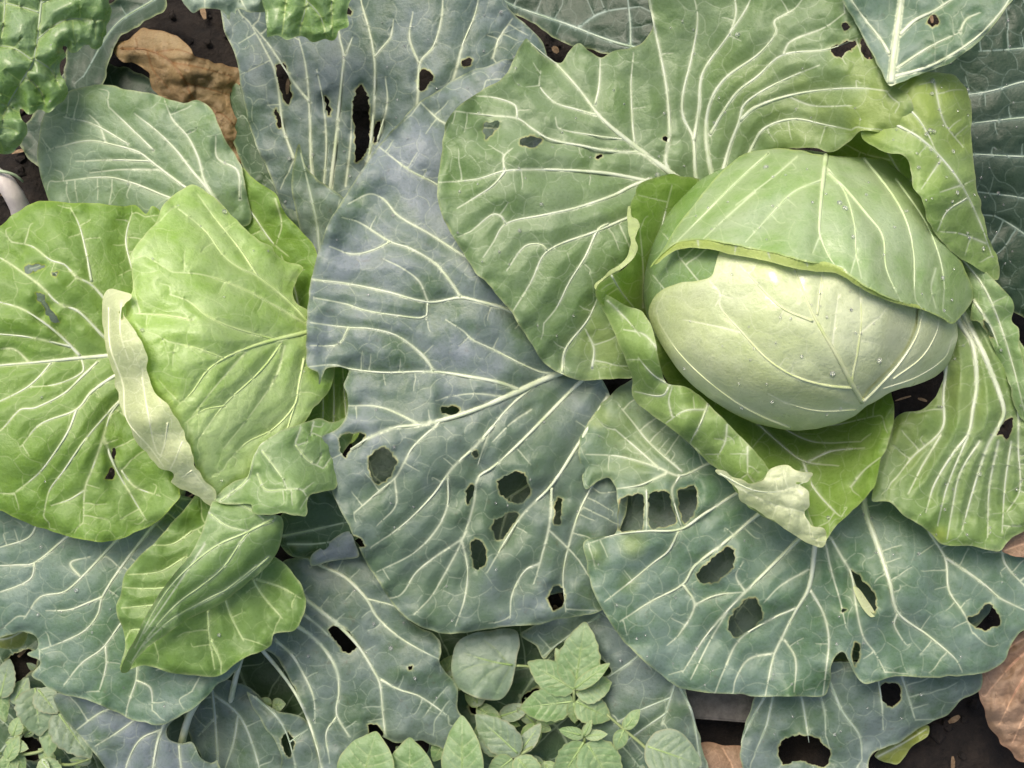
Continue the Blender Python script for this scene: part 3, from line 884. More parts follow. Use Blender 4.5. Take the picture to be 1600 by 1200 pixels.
# dark leaf of the neighbour, right edge
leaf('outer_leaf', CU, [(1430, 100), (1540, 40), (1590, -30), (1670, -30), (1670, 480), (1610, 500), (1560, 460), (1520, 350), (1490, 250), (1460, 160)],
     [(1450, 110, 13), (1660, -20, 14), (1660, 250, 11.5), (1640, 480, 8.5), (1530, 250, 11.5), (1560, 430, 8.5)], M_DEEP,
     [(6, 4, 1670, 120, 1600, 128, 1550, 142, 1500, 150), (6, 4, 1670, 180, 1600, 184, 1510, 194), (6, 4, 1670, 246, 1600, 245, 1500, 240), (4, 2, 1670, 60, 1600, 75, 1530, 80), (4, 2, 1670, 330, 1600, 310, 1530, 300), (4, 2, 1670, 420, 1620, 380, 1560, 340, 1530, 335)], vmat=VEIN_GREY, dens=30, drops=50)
# ------------------------------------------------------------------ fan leaf behind the head
Av = [(14, 3, 1085, 300, 1050, 272, 1000, 235, 940, 185, 905, 140, 870, 101, 850, 85, 826, 64),
      (7, 2.4, 1003, 238, 950, 236, 910, 228, 860, 218, 830, 200, 808, 185, 760, 180, 700, 172), (4, 2, 808, 185, 805, 165, 770, 152, 745, 150), (5, 2, 932, 180, 900, 171, 870, 162, 855, 150, 843, 133, 845, 112),
      (4, 1.8, 975, 218, 930, 212, 873, 200, 868, 185), (9, 2.4, 1040, 292, 1005, 282, 940, 270, 850, 265, 790, 267, 745, 280, 688, 285), (4.5, 2, 790, 267, 770, 290, 740, 310, 715, 325), (4, 2, 788, 265, 787, 245, 800, 232),
      (8, 2.2, 1015, 280, 985, 292, 960, 305, 900, 325, 850, 336, 790, 350, 770, 380, 755, 402), (4, 2, 790, 350, 783, 338, 770, 335, 735, 362), (7, 2, 1000, 335, 980, 341, 930, 362, 855, 393, 830, 440, 803, 484), (4, 2, 855, 392, 845, 382, 820, 385, 792, 422),
      (5.5, 2, 950, 350, 935, 358, 915, 400, 890, 440, 870, 480, 850, 505), (6, 2.5, 878, 582, 884, 545, 918, 500, 935, 462), (5, 2, 925, 575, 928, 545, 915, 515),
      (4.5, 2, 992, 225, 989, 200, 986, 130, 990, 84), (4.5, 2, 930, 163, 936, 135, 938, 88), (8, 4, 1046, 270, 1040, 250, 1046, 210, 1043, 150, 1035, 100, 1020, 30, 1012, -20),
      (8, 3, 1095, 300, 1087, 273, 1083, 217, 1067, 180, 1068, 143, 1080, 93, 1090, 27, 1080, -20), (8, 3, 1084, 220, 1092, 170, 1098, 115, 1135, 60, 1165, 15, 1180, -20), (10, 3, 1120, 300, 1113, 277, 1103, 210, 1110, 160, 1133, 123, 1187, 83, 1213, 50, 1210, 33, 1240, 15, 1260, -10),
      (7, 2, 1110, 210, 1130, 175, 1153, 143, 1183, 120, 1223, 86, 1293, 77, 1340, 60), (9, 2.2, 1125, 285, 1140, 230, 1155, 190, 1162, 165, 1190, 143, 1240, 118, 1280, 102), (8, 2.2, 1157, 188, 1180, 168, 1230, 150, 1290, 140, 1350, 138, 1385, 142),
      (7, 2.5, 1165, 255, 1175, 230, 1195, 200, 1240, 186, 1290, 195, 1330, 203), (3.5, 1.8, 1223, 86, 1235, 65, 1290, 42, 1320, 20), (3, 1.6, 1230, 150, 1270, 165, 1330, 165), (4, 2, 1140, 55, 1150, 20, 1145, -20)]
Ah = [[(753, 200), (760, 190), (780, 189), (776, 203), (758, 219)], [(811, 216), (828, 213), (846, 217), (845, 228), (814, 229)], [(1035, 214), (1046, 215), (1045, 224), (1037, 220)], [(932, 243), (942, 242), (940, 249), (933, 249)],
      [(1298, 76), (1310, 68), (1336, 62), (1341, 70), (1322, 84), (1313, 92), (1300, 88)], [(1315, 38), (1325, 35), (1328, 43), (1318, 47)], [(1343, 58), (1355, 70), (1364, 92), (1350, 91)]]
a_, zA = leaf('outer_leaf', CR, [(1115, 330), (1050, 320), (1010, 340), (990, 400), (960, 440), (975, 500), (985, 560), (990, 590), (960, 592), (905, 595), (875, 582), (852, 568), (820, 520), (798, 487), (760, 440), (742, 425), (715, 380), (690, 335), (684, 298), (690, 240), (700, 185), (735, 152), (785, 123), (802, 95), (821, 60), (833, 70), (852, 88), (876, 99), (890, 80), (905, 69), (920, 80), (940, 90), (958, 79), (995, 72), (1012, 55), (1020, 35), (1014, -40), (1320, -40), (1340, 20), (1365, 70), (1392, 128), (1420, 150), (1430, 190), (1390, 205), (1345, 205), (1325, 222), (1300, 236), (1260, 230), (1215, 240), (1180, 280), (1150, 320)],
     [(1090, 300, 14.6), (900, 580, 13.2), (690, 250, 17.2), (820, 60, 17), (1020, 0, 18), (1200, -20, 20.5), (1330, 30, 21.2), (1390, 140, 21.6), (1300, 232, 19), (1180, 240, 15.6), (1000, 180, 16.6), (800, 480, 15.6), (850, 300, 17.2), (960, 440, 15.8), (1120, 150, 17.2), (1250, 130, 19.6)], M_A, Av, Ah, tint=[(1370, 175, 90, 0.6), (1280, 185, 90, 0.4), (945, 540, 60, 0.4), (1200, 150, 90, 0.2)], dens=28, drops=46, quilt=0.08, furrow=0.24, und=0.5)
pet(CR, 1090, 300, 14, PET_R, 0.005)
# top right leaf above everything
leaf('outer_leaf', CU, [(1300, -40), (1318, 5), (1340, 42), (1365, 88), (1390, 134), (1405, 130), (1440, 115), (1490, 96), (1540, 55), (1575, 10), (1600, -40)],
     [(1310, -30, 23), (1390, 133, 23), (1400, 20, 22.2), (1480, 20, 24), (1590, -30, 25), (1500, 90, 24.2)], M_D,
     [(17, 13, 1392, 131, 1395, 100, 1400, 60, 1408, 0, 1412, -40), (7, 3, 1390, 85, 1375, 60, 1355, 35, 1330, 0, 1320, -20), (9, 4, 1406, 55, 1430, 32, 1460, 17, 1500, -10), (7, 2, 1400, 108, 1450, 75, 1500, 50), (9, 3, 1398, 120, 1440, 108, 1480, 90, 1530, 55, 1570, 10, 1585, -20), (4, 2, 1500, 50, 1510, 30, 1530, 20)],
     [[(1450, 28), (1463, 22), (1468, 34), (1458, 43), (1450, 38)]], dens=30, quilt=0.15)
# ------------------------------------------------------------------ wrapper leaves round the right head
leaf('wrapper_leaf', CR, [(1290, 225), (1325, 200), (1400, 185), (1455, 215), (1475, 300), (1470, 360), (1420, 300), (1380, 270), (1330, 262), (1300, 255)], [(1300, 240, 15), (1400, 190, 19.4), (1470, 340, 18), (1360, 255, 15.6), (1440, 250, 19)], M_F, [(5, 2, 1440, 330, 1400, 260, 1370, 210), (4, 2, 1420, 290, 1440, 250, 1445, 215), (3, 1.5, 1390, 250, 1350, 240, 1320, 225)], dens=24)
leaf('wrapper_leaf', CR, [(1385, 140), (1410, 125), (1445, 114), (1485, 118), (1508, 135), (1517, 165), (1517, 220), (1522, 270), (1534, 320), (1542, 362), (1556, 395), (1563, 420), (1558, 438), (1535, 425), (1500, 400), (1465, 370), (1448, 340), (1440, 310), (1428, 295), (1425, 270), (1416, 245), (1380, 235), (1345, 212)],
     [(1390, 145, 21.4), (1510, 140, 20.6), (1517, 230, 20), (1425, 280, 21.8), (1470, 300, 22), (1560, 420, 17.6), (1450, 345, 21.2), (1350, 215, 20.4), (1535, 330, 19), (1460, 180, 22)], M_G,
     [(5, 2, 1395, 150, 1430, 180, 1450, 210, 1462, 235), (6, 2, 1400, 195, 1433, 213, 1467, 243, 1500, 285, 1530, 345, 1550, 400), (3, 1.5, 1470, 250, 1440, 295), (3, 1.5, 1500, 290, 1470, 300), (4, 2, 1510, 310, 1480, 330, 1465, 360), (3.5, 1.8, 1460, 130, 1475, 190, 1505, 230), (3, 1.5, 1540, 380, 1500, 365, 1470, 362)],
     dens=22, drops=30, ruffle=0.3, jag=2, tint=[(1440, 160, 95, 0.6), (1500, 140, 50, 0.4), (1370, 200, 50, 0.5)])
leaf('wrapper_leaf', CR, [(1000, 289), (1040, 274), (1072, 277), (1100, 284), (1098, 320), (1075, 360), (1045, 400), (1030, 440), (1020, 500), (1000, 492), (945, 480), (930, 458), (935, 445), (955, 430), (975, 418), (985, 403), (991, 370), (985, 345), (986, 315)],
     [(1095, 290, 14.4), (1010, 288, 17.4), (935, 455, 18), (988, 350, 18.4), (1010, 470, 13.5), (1040, 400, 14), (960, 440, 17.6), (1040, 330, 16)], M_F, [(5, 2, 1010, 485, 1020, 420, 1035, 350, 1050, 290), (3, 1.5, 1005, 480, 1005, 420, 1000, 360), (3, 1.5, 1020, 440, 1050, 370, 1080, 300), (4, 2, 955, 430, 970, 455, 990, 480)], dens=24, jag=1.5)
M_RIM = leaf_mat('leaf_frill', (200, 216, 150), (182, 204, 122), bloom=0.4, bloomc=(216, 226, 184), vein=(176, 200, 116), seed=41, trans=0.3)
leaf('curled_rim', CR, [(984, 322), (987, 338), (996, 344), (1001, 352), (995, 360), (992, 372), (995, 384), (991, 398), (984, 408), (972, 419), (958, 427), (940, 440), (932, 452), (929, 446), (942, 433), (956, 421), (972, 411), (982, 400), (986, 386), (985, 370), (981, 352), (980, 336)],
     [(984, 322, 18.0), (1000, 352, 18.8), (932, 450, 18.2), (990, 390, 18.8), (960, 424, 18.4)], M_RIM, dens=0, s=2.6, jag=1.6, ruffle=0.3, und=0.15, quilt=0, net=12, net_w=0.3)
leaf('wrapper_leaf', CR, [(1010, 500), (1100, 540), (1200, 600), (1300, 620), (1385, 600), (1396, 625), (1397, 650), (1390, 685), (1374, 725), (1368, 752), (1355, 775), (1330, 800), (1302, 826), (1285, 848), (1262, 832), (1230, 790), (1195, 740), (1150, 690), (1105, 640), (1050, 605), (1020, 550)],
     [(1200, 610, 9.0), (1240, 680, 10.6), (1385, 610, 14), (1396, 650, 15.2), (1372, 740, 15.6), (1283, 848, 15.0), (1110, 640, 13.2), (1200, 735, 13.4), (1020, 520, 12.5), (1290, 750, 12.8), (1340, 680, 13), (1070, 590, 11)], M_F,
     [(7, 2, 1120, 600, 1160, 640, 1215, 690, 1255, 720, 1310, 728), (5, 2, 1265, 720, 1300, 705, 1350, 700), (5, 2, 1255, 722, 1270, 760, 1305, 800, 1325, 815), (4, 2, 1140, 610, 1210, 660, 1270, 690, 1345, 690), (4, 2, 1200, 640, 1280, 665, 1370, 650), (3, 1.5, 1330, 760, 1350, 735, 1375, 715)], dens=26, quilt=0.18, drops=4)
leaf('turned_flap', CR, [(932, 452), (950, 462), (975, 476), (1003, 487), (1018, 510), (1028, 555), (1040, 597), (1060, 603), (1080, 608), (1105, 630), (1140, 665), (1175, 700), (1207, 738), (1235, 745), (1265, 745), (1262, 790), (1270, 822), (1283, 850), (1250, 838), (1218, 820), (1175, 796), (1155, 775), (1140, 750), (1110, 724), (1075, 690), (1020, 650), (990, 620), (987, 590), (975, 555), (963, 530), (950, 500), (932, 466)],
     [(932, 455, 17.6), (1003, 488, 17.4), (1035, 590, 16.8), (1105, 630, 16.4), (1207, 738, 16.2), (985, 590, 15.0), (1020, 650, 14.8), (1110, 725, 14.6), (1180, 800, 14.6), (1283, 850, 15.2), (1010, 580, 17.4), (1075, 650, 17.2), (1160, 730, 16.9), (950, 500, 16.2), (990, 530, 17.6)], M_G,
     [(3, 2, 950, 470, 980, 500, 1000, 525), (3.5, 2, 1028, 545, 1005, 522, 975, 515), (4, 2, 1040, 598, 1020, 585, 998, 560), (4, 2, 1047, 600, 1035, 618, 992, 612), (5, 2, 1106, 632, 1095, 660, 1078, 692), (4, 2, 1104, 640, 1070, 642, 1042, 660), (3.5, 2, 1136, 664, 1133, 690, 1122, 712), (3.5, 2, 1168, 698, 1168, 740), (3, 2, 1050, 650, 1045, 625, 1050, 605)], dens=20, jag=1.2, quilt=0.15)
leaf('curled_rim', CR, [(1118, 735), (1135, 738), (1165, 752), (1192, 748), (1208, 732), (1235, 728), (1252, 735), (1270, 740), (1263, 752), (1244, 755), (1262, 768), (1264, 790), (1257, 800), (1268, 820), (1286, 826), (1284, 852), (1265, 849), (1225, 824), (1180, 798), (1160, 785), (1148, 765), (1135, 752)],
     [(1118, 735, 16.6), (1208, 732, 18.4), (1268, 740, 18.4), (1264, 790, 17.8), (1284, 850, 16.6), (1180, 798, 16), (1200, 770, 18.2), (1235, 800, 17.8)], M_CREAM, [(4, 1.5, 1125, 740, 1175, 765, 1215, 768, 1262, 752), (3, 1.5, 1150, 760, 1200, 785, 1255, 800)], dens=16, s=3.0, net=20, net_w=0.4, jag=2.8, ruffle=0.3, und=0.15, crumple=0.22)
# ------------------------------------------------------------------ right head
def ellipse(cx, cy, rx, ry, n=40):
    return [(cx + rx * math.cos(2 * math.pi * i / n), cy + ry * math.sin(2 * math.pi * i / n)) for i in range(n)]
zcore = dome(1240, 438, 240, 206, 12.6, 10.3)
leaf('head_leaf', CR, ellipse(1240, 438, 238, 204), zcore, M_CORE, [(4, 2, 1240, 630, 1140, 500, 1060, 400), (3, 2, 1240, 600, 1100, 520, 1020, 430)], dens=50, net_w=0.2, s=4.5, und=0.05, ruffle=0, quilt=0.05, jag=0)
def head_core(cx, cy, z, rx, ry, rz, parent):
    """solid heart of the head below its leaves"""
    c = w1(cx, cy, z)
    n, m = 40, 18
    V = []
    for j in range(m + 1):
        th = math.pi * j / m
        for i in range(n):
            ph = 2 * math.pi * i / n
            V.append((c[0] + rx * math.sin(th) * math.cos(ph), c[1] + ry * math.sin(th) * math.sin(ph), c[2] + rz * math.cos(th)))
    F = [(j * n + i, (j + 1) * n + i, (j + 1) * n + (i + 1) % n, j * n + (i + 1) % n) for j in range(m) for i in range(n)]
    new_mesh_obj('head_core', np.array(V), F, M_CORE, parent, np.array(parent.location))
head_core(1250, 455, 13.0, 0.078, 0.066, 0.06, CR)
HD = (1262, 452, 262, 226)
def _headrel(x, y):
    """folds running out from the rib foot of the front leaf, and soft dents"""
    x = np.asarray(x, float); y = np.asarray(y, float)
    a = np.arctan2(y - 640, x - 1345); r = np.hypot(x - 1345, y - 640)
    return 0.17 * np.sin(a * 9 + 0.01 * r) * np.clip(r / 160, 0, 1) * np.exp(-r / 420) + 0.20 * vnoise(x, y, 70, 5) + 0.07 * vnoise(x, y, 30, 6)
leaf('head_leaf', CR, [(1013, 484), (1030, 456), (1060, 442), (1095, 438), (1112, 430), (1118, 415), (1130, 385), (1180, 365), (1300, 380), (1400, 430), (1480, 480), (1496, 515), (1492, 545), (1473, 578), (1430, 600), (1390, 612), (1360, 630), (1330, 653), (1285, 668), (1240, 673), (1190, 664), (1150, 648), (1105, 620), (1070, 590), (1040, 550), (1022, 515)],
     dome(*HD, 13.6, 10.0, lift=_headrel), M_HEAD,
     [(10, 4, 1347, 628, 1330, 598, 1310, 560, 1275, 500, 1255, 455, 1238, 412), (6.5, 2, 1338, 606, 1290, 602, 1240, 587, 1200, 562, 1160, 520, 1125, 478, 1130, 455), (5, 2, 1270, 502, 1220, 480, 1180, 440, 1150, 408), (5.5, 2, 1235, 668, 1190, 650, 1150, 628, 1100, 590, 1060, 550, 1030, 505),
      (5.5, 3, 1346, 622, 1332, 600, 1340, 550, 1346, 500, 1343, 450), (4, 2, 1277, 492, 1282, 450, 1286, 418), (10, 5, 1348, 626, 1370, 605, 1405, 568, 1435, 520, 1441, 490), (5, 2, 1395, 592, 1440, 558, 1463, 520, 1466, 495), (4, 1.6, 1338, 640, 1280, 642, 1230, 630, 1200, 615), (3, 1.5, 1110, 440, 1125, 460, 1118, 478), (3, 1.5, 1300, 545, 1305, 500, 1310, 460), (3, 1.5, 1345, 520, 1380, 490), (3, 1.4, 1160, 520, 1120, 510, 1070, 500)],
     dens=34, fine_w=0.4, net_w=0.22, net=44, pucker=0.02, und=0.08, ruffle=0.06, quilt=0.06, drops=36, vmat=vein_mat('vein_head', (218, 226, 176), (196, 212, 140)), tscale=0.95, jag=0.6)
leaf('head_leaf', CR, [(1346, 632), (1362, 606), (1392, 575), (1416, 545), (1432, 510), (1440, 478), (1470, 480), (1494, 512), (1492, 546), (1474, 579), (1432, 601), (1391, 613), (1362, 630)],
     dome(*HD, 13.6, 10.0, lift=lambda x, y: _headrel(x, y) + 0.22), M_HEAD, [(8, 4, 1349, 627, 1372, 604, 1405, 568, 1432, 525, 1442, 488), (5, 2, 1395, 592, 1440, 558, 1463, 520, 1468, 492), (4, 2, 1380, 607, 1430, 590, 1475, 560, 1488, 530)], dens=0, net=40, net_w=0.2, und=0.06, ruffle=0.05, quilt=0.05, jag=0.8, pucker=0.02, vmat=VEIN_CREAM)
_rim = np.array([(1018, 415), (1035, 395), (1060, 378), (1100, 374), (1150, 383), (1200, 393), (1260, 408), (1305, 415), (1350, 445), (1390, 465), (1430, 478), (1470, 495), (1488, 505)], float)
_rims = spline(_rim, 6)
def _caplift(x, y):
    p = np.stack([np.asarray(x, float), np.asarray(y, float)], -1)
    d = np.sqrt(((p[:, None] - _rims[None]) ** 2).sum(-1).min(1))
    a = np.arctan2(p[:, 1] - 215, p[:, 0] - 1290)
    r = np.hypot(p[:, 1] - 215, p[:, 0] - 1290)
    return 0.62 + 0.55 * np.exp(-d / 16.0) + 0.20 * np.sin(a * 11) * np.clip((r - 30) / 120, 0, 1) + 0.10 * vnoise(p[:, 0], p[:, 1], 60, 8)
zcap = dome(1262, 452, 268, 232, 13.6, 10.0, lift=_caplift)
leaf('head_leaf', CR, [(1014, 420), (1040, 383), (1060, 350), (1085, 318), (1105, 294), (1130, 265), (1165, 240), (1200, 232), (1250, 235), (1290, 243), (1350, 246), (1410, 255), (1440, 290), (1475, 362), (1500, 405), (1521, 462), (1503, 492), (1488, 506), (1470, 496), (1430, 479), (1390, 466), (1350, 446), (1305, 417), (1260, 409), (1200, 394), (1150, 384), (1100, 375), (1060, 379), (1037, 396)],
     zcap, M_CAP,
     [(9, 3, 1291, 238, 1286, 280, 1281, 340, 1281, 366, 1295, 400, 1306, 417), (4, 2, 1288, 280, 1240, 300, 1200, 340, 1165, 378), (4.5, 2, 1200, 240, 1150, 285, 1100, 335, 1050, 385), (3.5, 1.8, 1180, 300, 1140, 335, 1100, 372), (5, 2, 1292, 262, 1320, 300, 1335, 350, 1338, 395, 1346, 435), (7, 2.4, 1294, 270, 1325, 300, 1352, 332, 1379, 368, 1385, 420, 1408, 472),
      (6, 2.4, 1350, 248, 1395, 305, 1418, 350, 1428, 400, 1430, 465, 1440, 482), (5, 2, 1400, 280, 1445, 345, 1466, 395, 1475, 440, 1473, 485), (3.5, 1.6, 1282, 366, 1270, 395), (3, 1.6, 1462, 420, 1455, 450, 1462, 480), (3.5, 1.8, 1340, 390, 1330, 425), (3, 1.5, 1245, 245, 1210, 275, 1150, 320)],
     dens=32, fine_w=0.42, net_w=0.24, net=44, pucker=0.02, und=0.12, ruffle=0.10, quilt=0.12, drops=30, vmat=vein_mat('vein_cap', (200, 216, 172), (170, 196, 130)), tscale=1.0, jag=0.8)

_up = _rims; _tt = np.linspace(0, 1, len(_up))
_wd = 19 * np.sin(np.pi * np.clip(_tt * 1.05 + 0.06, 0, 1)) ** 0.8 * (1 - 0.55 * _tt) + 1.5
_lowr = [(p[0] + 1, p[1] + w) for p, w in zip(_up, _wd)]
leaf('curled_rim', CR, [(p[0], p[1] - 2) for p in _up[::3]] + _lowr[::-3], lambda x, y: zcap(x, y) - 0.05 - 0.02 * np.maximum(0, 0), leaf_mat('cap_rim', (196, 216, 118), (182, 206, 96), bloom=0.25, bloomc=(212, 224, 160), edge=(206, 220, 150), seed=40, trans=0.3),
     [(3, 2, 1090, 374, 1092, 390), (3, 2, 1200, 393, 1203, 404), (3, 2, 1150, 383, 1148, 396), (3, 2, 1260, 408, 1262, 416)], dens=0, net=0, s=2.6, jag=0.8, und=0.05, ruffle=0.06, quilt=0, tubes=9)

# ------------------------------------------------------------------ left cabbage
# old leaf at bottom centre
leaf('outer_leaf', CL, [(440, 880), (480, 870), (545, 840), (590, 900), (625, 955), (655, 980), (680, 992), (690, 1005), (688, 1035), (712, 1070), (716, 1110), (735, 1140), (705, 1175), (685, 1168), (660, 1158), (620, 1160), (580, 1145), (560, 1165), (540, 1180), (535, 1240), (500, 1240), (497, 1180), (478, 1120), (455, 1065), (430, 1025), (400, 1005), (430, 960)],
     [(450, 890, 7.6), (545, 850, 8.2), (690, 1010, 7.2), (730, 1130, 5.4), (600, 1050, 6.8), (520, 1220, 4.6), (420, 1010, 6.6), (500, 1000, 6.8)], M_GREY,
     [(10, 4, 440, 900, 480, 938, 530, 978, 560, 1010, 585, 1050, 594, 1070, 598, 1110, 602, 1150), (6, 2, 595, 1062, 625, 1078, 655, 1088, 700, 1118), (9, 2.6, 470, 865, 505, 885, 540, 903, 572, 935, 590, 965, 620, 993, 650, 1012, 690, 1032), (9, 3.5, 440, 965, 475, 985, 505, 1012, 525, 1045, 530, 1080, 526, 1115, 545, 1150), (8, 4, 405, 1010, 440, 1052, 468, 1095, 490, 1150, 505, 1210, 508, 1240), (6, 2.4, 430, 1000, 455, 1022, 475, 1055, 490, 1090, 492, 1130), (4, 2, 570, 935, 610, 945, 650, 960), (4, 2, 526, 1120, 510, 1145, 515, 1190), (6, 3, 475, 960, 500, 980, 520, 1000)],
     [[(510, 982), (525, 975), (545, 984), (560, 1012), (550, 1022), (535, 1018), (524, 1002)], [(638, 1042), (644, 1040), (643, 1047), (638, 1048)], [(574, 1134), (590, 1132), (600, 1146), (592, 1160), (578, 1150)]], dens=26, drops=14, und=0.3, vmat=VEIN_PALE)
leaf('outer_leaf', CL, [(84, 1085), (140, 1085), (200, 1100), (270, 1090), (300, 1100), (262, 1135), (262, 1152), (278, 1162), (300, 1160), (312, 1182), (330, 1192), (340, 1188), (348, 1240), (180, 1240), (162, 1195), (125, 1150), (98, 1118)],
     [(90, 1090, 6.6), (260, 1110, 7.2), (340, 1200, 5.4), (180, 1230, 5), (170, 1140, 6.6)], M_B, [(7, 5, 262, 1115, 255, 1135, 245, 1165, 234, 1240), (4, 2, 252, 1140, 220, 1155, 200, 1190, 190, 1235), (4, 2, 235, 1105, 190, 1140, 150, 1165), (4, 2, 190, 1100, 155, 1115, 120, 1140), (4, 2, 280, 1165, 283, 1200, 290, 1235)], dens=26, drops=6)
stalk('petiole', CL, [(372, 1020, 8), (345, 1050, 7.6), (300, 1110, 6.8), (284, 1160, 4.6), (278, 1200, 2)], 0.0016, 0.0028, VEIN_PALE)
stalk('petiole', CL, [(378, 1025, 7), (368, 1060, 6), (360, 1100, 4), (358, 1130, 2)], 0.0016, 0.0022, VEIN_PALE)
# blue leaf lower left
leaf('outer_leaf', CL, [(-50, 800), (60, 780), (180, 770), (300, 780), (360, 880), (390, 980), (375, 1040), (340, 1070), (318, 1092), (290, 1115), (252, 1131), (215, 1126), (180, 1112), (140, 1096), (95, 1085), (68, 1068), (48, 1055), (62, 1035), (42, 1022), (58, 1012), (52, 992), (20, 990), (-5, 997), (-50, 1000)],
     [(280, 790, 10.8), (0, 830, 10.6), (-40, 990, 9), (60, 1060, 8.4), (250, 1130, 8.6), (375, 1030, 9.4), (160, 920, 10.6), (340, 900, 10.6)], M_D,
     [(9, 2.2, 280, 770, 262, 795, 233, 830, 187, 890, 160, 933, 153, 960, 133, 985, 100, 1002, 62, 1016), (5, 2, 160, 933, 135, 943, 108, 953, 72, 954), (8, 2.2, 215, 810, 177, 850, 127, 903, 100, 925, 63, 933, 38, 966), (7, 2, 140, 810, 100, 843, 53, 880, 25, 883, -20, 884), (4, 2, 54, 880, 50, 902, 25, 917, -20, 930), (5, 2, 60, 815, 45, 840, -10, 858), (5, 2, 215, 945, 190, 973, 160, 1013, 127, 1037, 100, 1070),
      (4.5, 2, 215, 1030, 213, 1063, 200, 1100, 196, 1122), (4, 2, 213, 1063, 235, 1075, 238, 1110), (5, 2, 330, 960, 327, 993, 325, 1030, 300, 1080), (4, 2, 267, 1010, 268, 1035, 245, 1047), (4, 2, 165, 1010, 166, 1040, 155, 1080), (4, 2, 150, 880, 165, 870, 185, 885), (4, 2, 127, 903, 110, 880, 140, 870)], dens=28, drops=18, jag=1.8)
pet(CL, 278, 775, 10.6, PET_L, 0.004)
# pale leaf piece between the heads, small dark leaf
leaf('outer_leaf', CL, [(467, 225), (476, 255), (490, 275), (512, 292), (532, 306), (556, 330), (550, 390), (500, 402), (478, 380), (462, 330), (455, 280)], [(468, 228, 10.5), (530, 310, 10), (500, 400, 8), (460, 320, 9)], M_GREY, [(4, 2, 500, 400, 495, 350, 482, 290, 470, 240), (3, 2, 510, 380, 525, 340, 530, 315)], dens=24, vmat=VEIN_GREY)
leaf('outer_leaf', CL, [(460, 560), (500, 550), (560, 560), (570, 620), (555, 690), (500, 690), (470, 650)], [(470, 570, 11), (560, 570, 10.6), (555, 690, 10.2), (480, 680, 10.6)], M_L1, [(4, 2, 500, 690, 505, 640, 500, 560), (4, 2, 520, 690, 522, 630, 520, 560), (4, 2, 545, 690, 540, 640, 535, 570)], dens=20, furrow=0.4)
leaf('outer_leaf', CL, [(425, 830), (455, 790), (500, 765), (545, 780), (565, 830), (548, 850), (520, 862), (500, 872), (487, 880), (484, 872), (455, 870), (440, 855)], [(430, 830, 10), (560, 820, 10.4), (485, 875, 9), (500, 800, 10.8)], M_DARK, [(4, 2, 430, 840, 480, 830, 545, 815), (3, 2, 450, 850, 490, 850, 530, 845)], dens=24, vmat=VEIN_DIM)
leaf('outer_leaf', CL, [(486, 884), (487, 866), (510, 850), (545, 830), (556, 850), (560, 870), (520, 876)], [(487, 870, 9.4), (545, 832, 10.6), (560, 870, 9.6)], M_B, dens=0, jag=1)
# sage leaf, top
leaf('outer_leaf', CL, [(58, 232), (64, 195), (78, 165), (106, 143), (135, 134), (165, 133), (200, 140), (245, 148), (285, 160), (310, 157), (328, 168), (342, 195), (355, 225), (376, 258), (385, 300), (390, 350), (330, 350), (250, 345), (150, 335), (85, 330), (72, 300), (62, 265)],
     [(330, 320, 13), (60, 235, 11.2), (160, 133, 13.4), (330, 170, 14.2), (378, 262, 14.2), (150, 320, 11.2), (200, 220, 13.2), (385, 340, 12.6)], M_L2,
     [(9, 2, 350, 330, 320, 290, 300, 267, 277, 237, 245, 205, 211, 178), (7, 2, 330, 320, 283, 288, 237, 253, 217, 238, 180, 227, 137, 220, 78, 233), (7, 2, 335, 310, 320, 283, 310, 247, 293, 213, 270, 187, 257, 157), (5, 2, 300, 320, 260, 307, 210, 287, 167, 277, 87, 284), (4, 2, 237, 252, 180, 250, 120, 252), (4, 2, 200, 225, 143, 193, 100, 183), (4, 2, 240, 235, 197, 193, 170, 167), (5.5, 2, 375, 310, 371, 267, 340, 247, 337, 213), (3, 1.5, 250, 265, 190, 265, 140, 270), (3, 1.5, 165, 222, 155, 195, 140, 180)], dens=26, drops=4)
pet(CL, 345, 325, 12.6, PET_L, 0.0035)
leaf('outer_leaf', CL, [(372, 258), (400, 283), (432, 305), (445, 335), (470, 360), (494, 392), (494, 450), (490, 530), (472, 520), (440, 470), (395, 400), (345, 345), (330, 300), (362, 290)],
     [(372, 262, 13.8), (440, 320, 13.6), (492, 395, 13), (485, 520, 11.6), (400, 400, 11.6), (340, 320, 12)], M_L1, [(5, 3, 374, 270, 380, 310, 402, 345, 425, 378, 450, 400), (3, 1.5, 430, 310, 440, 350, 432, 380), (4, 2, 470, 500, 460, 450, 440, 400)], dens=26)
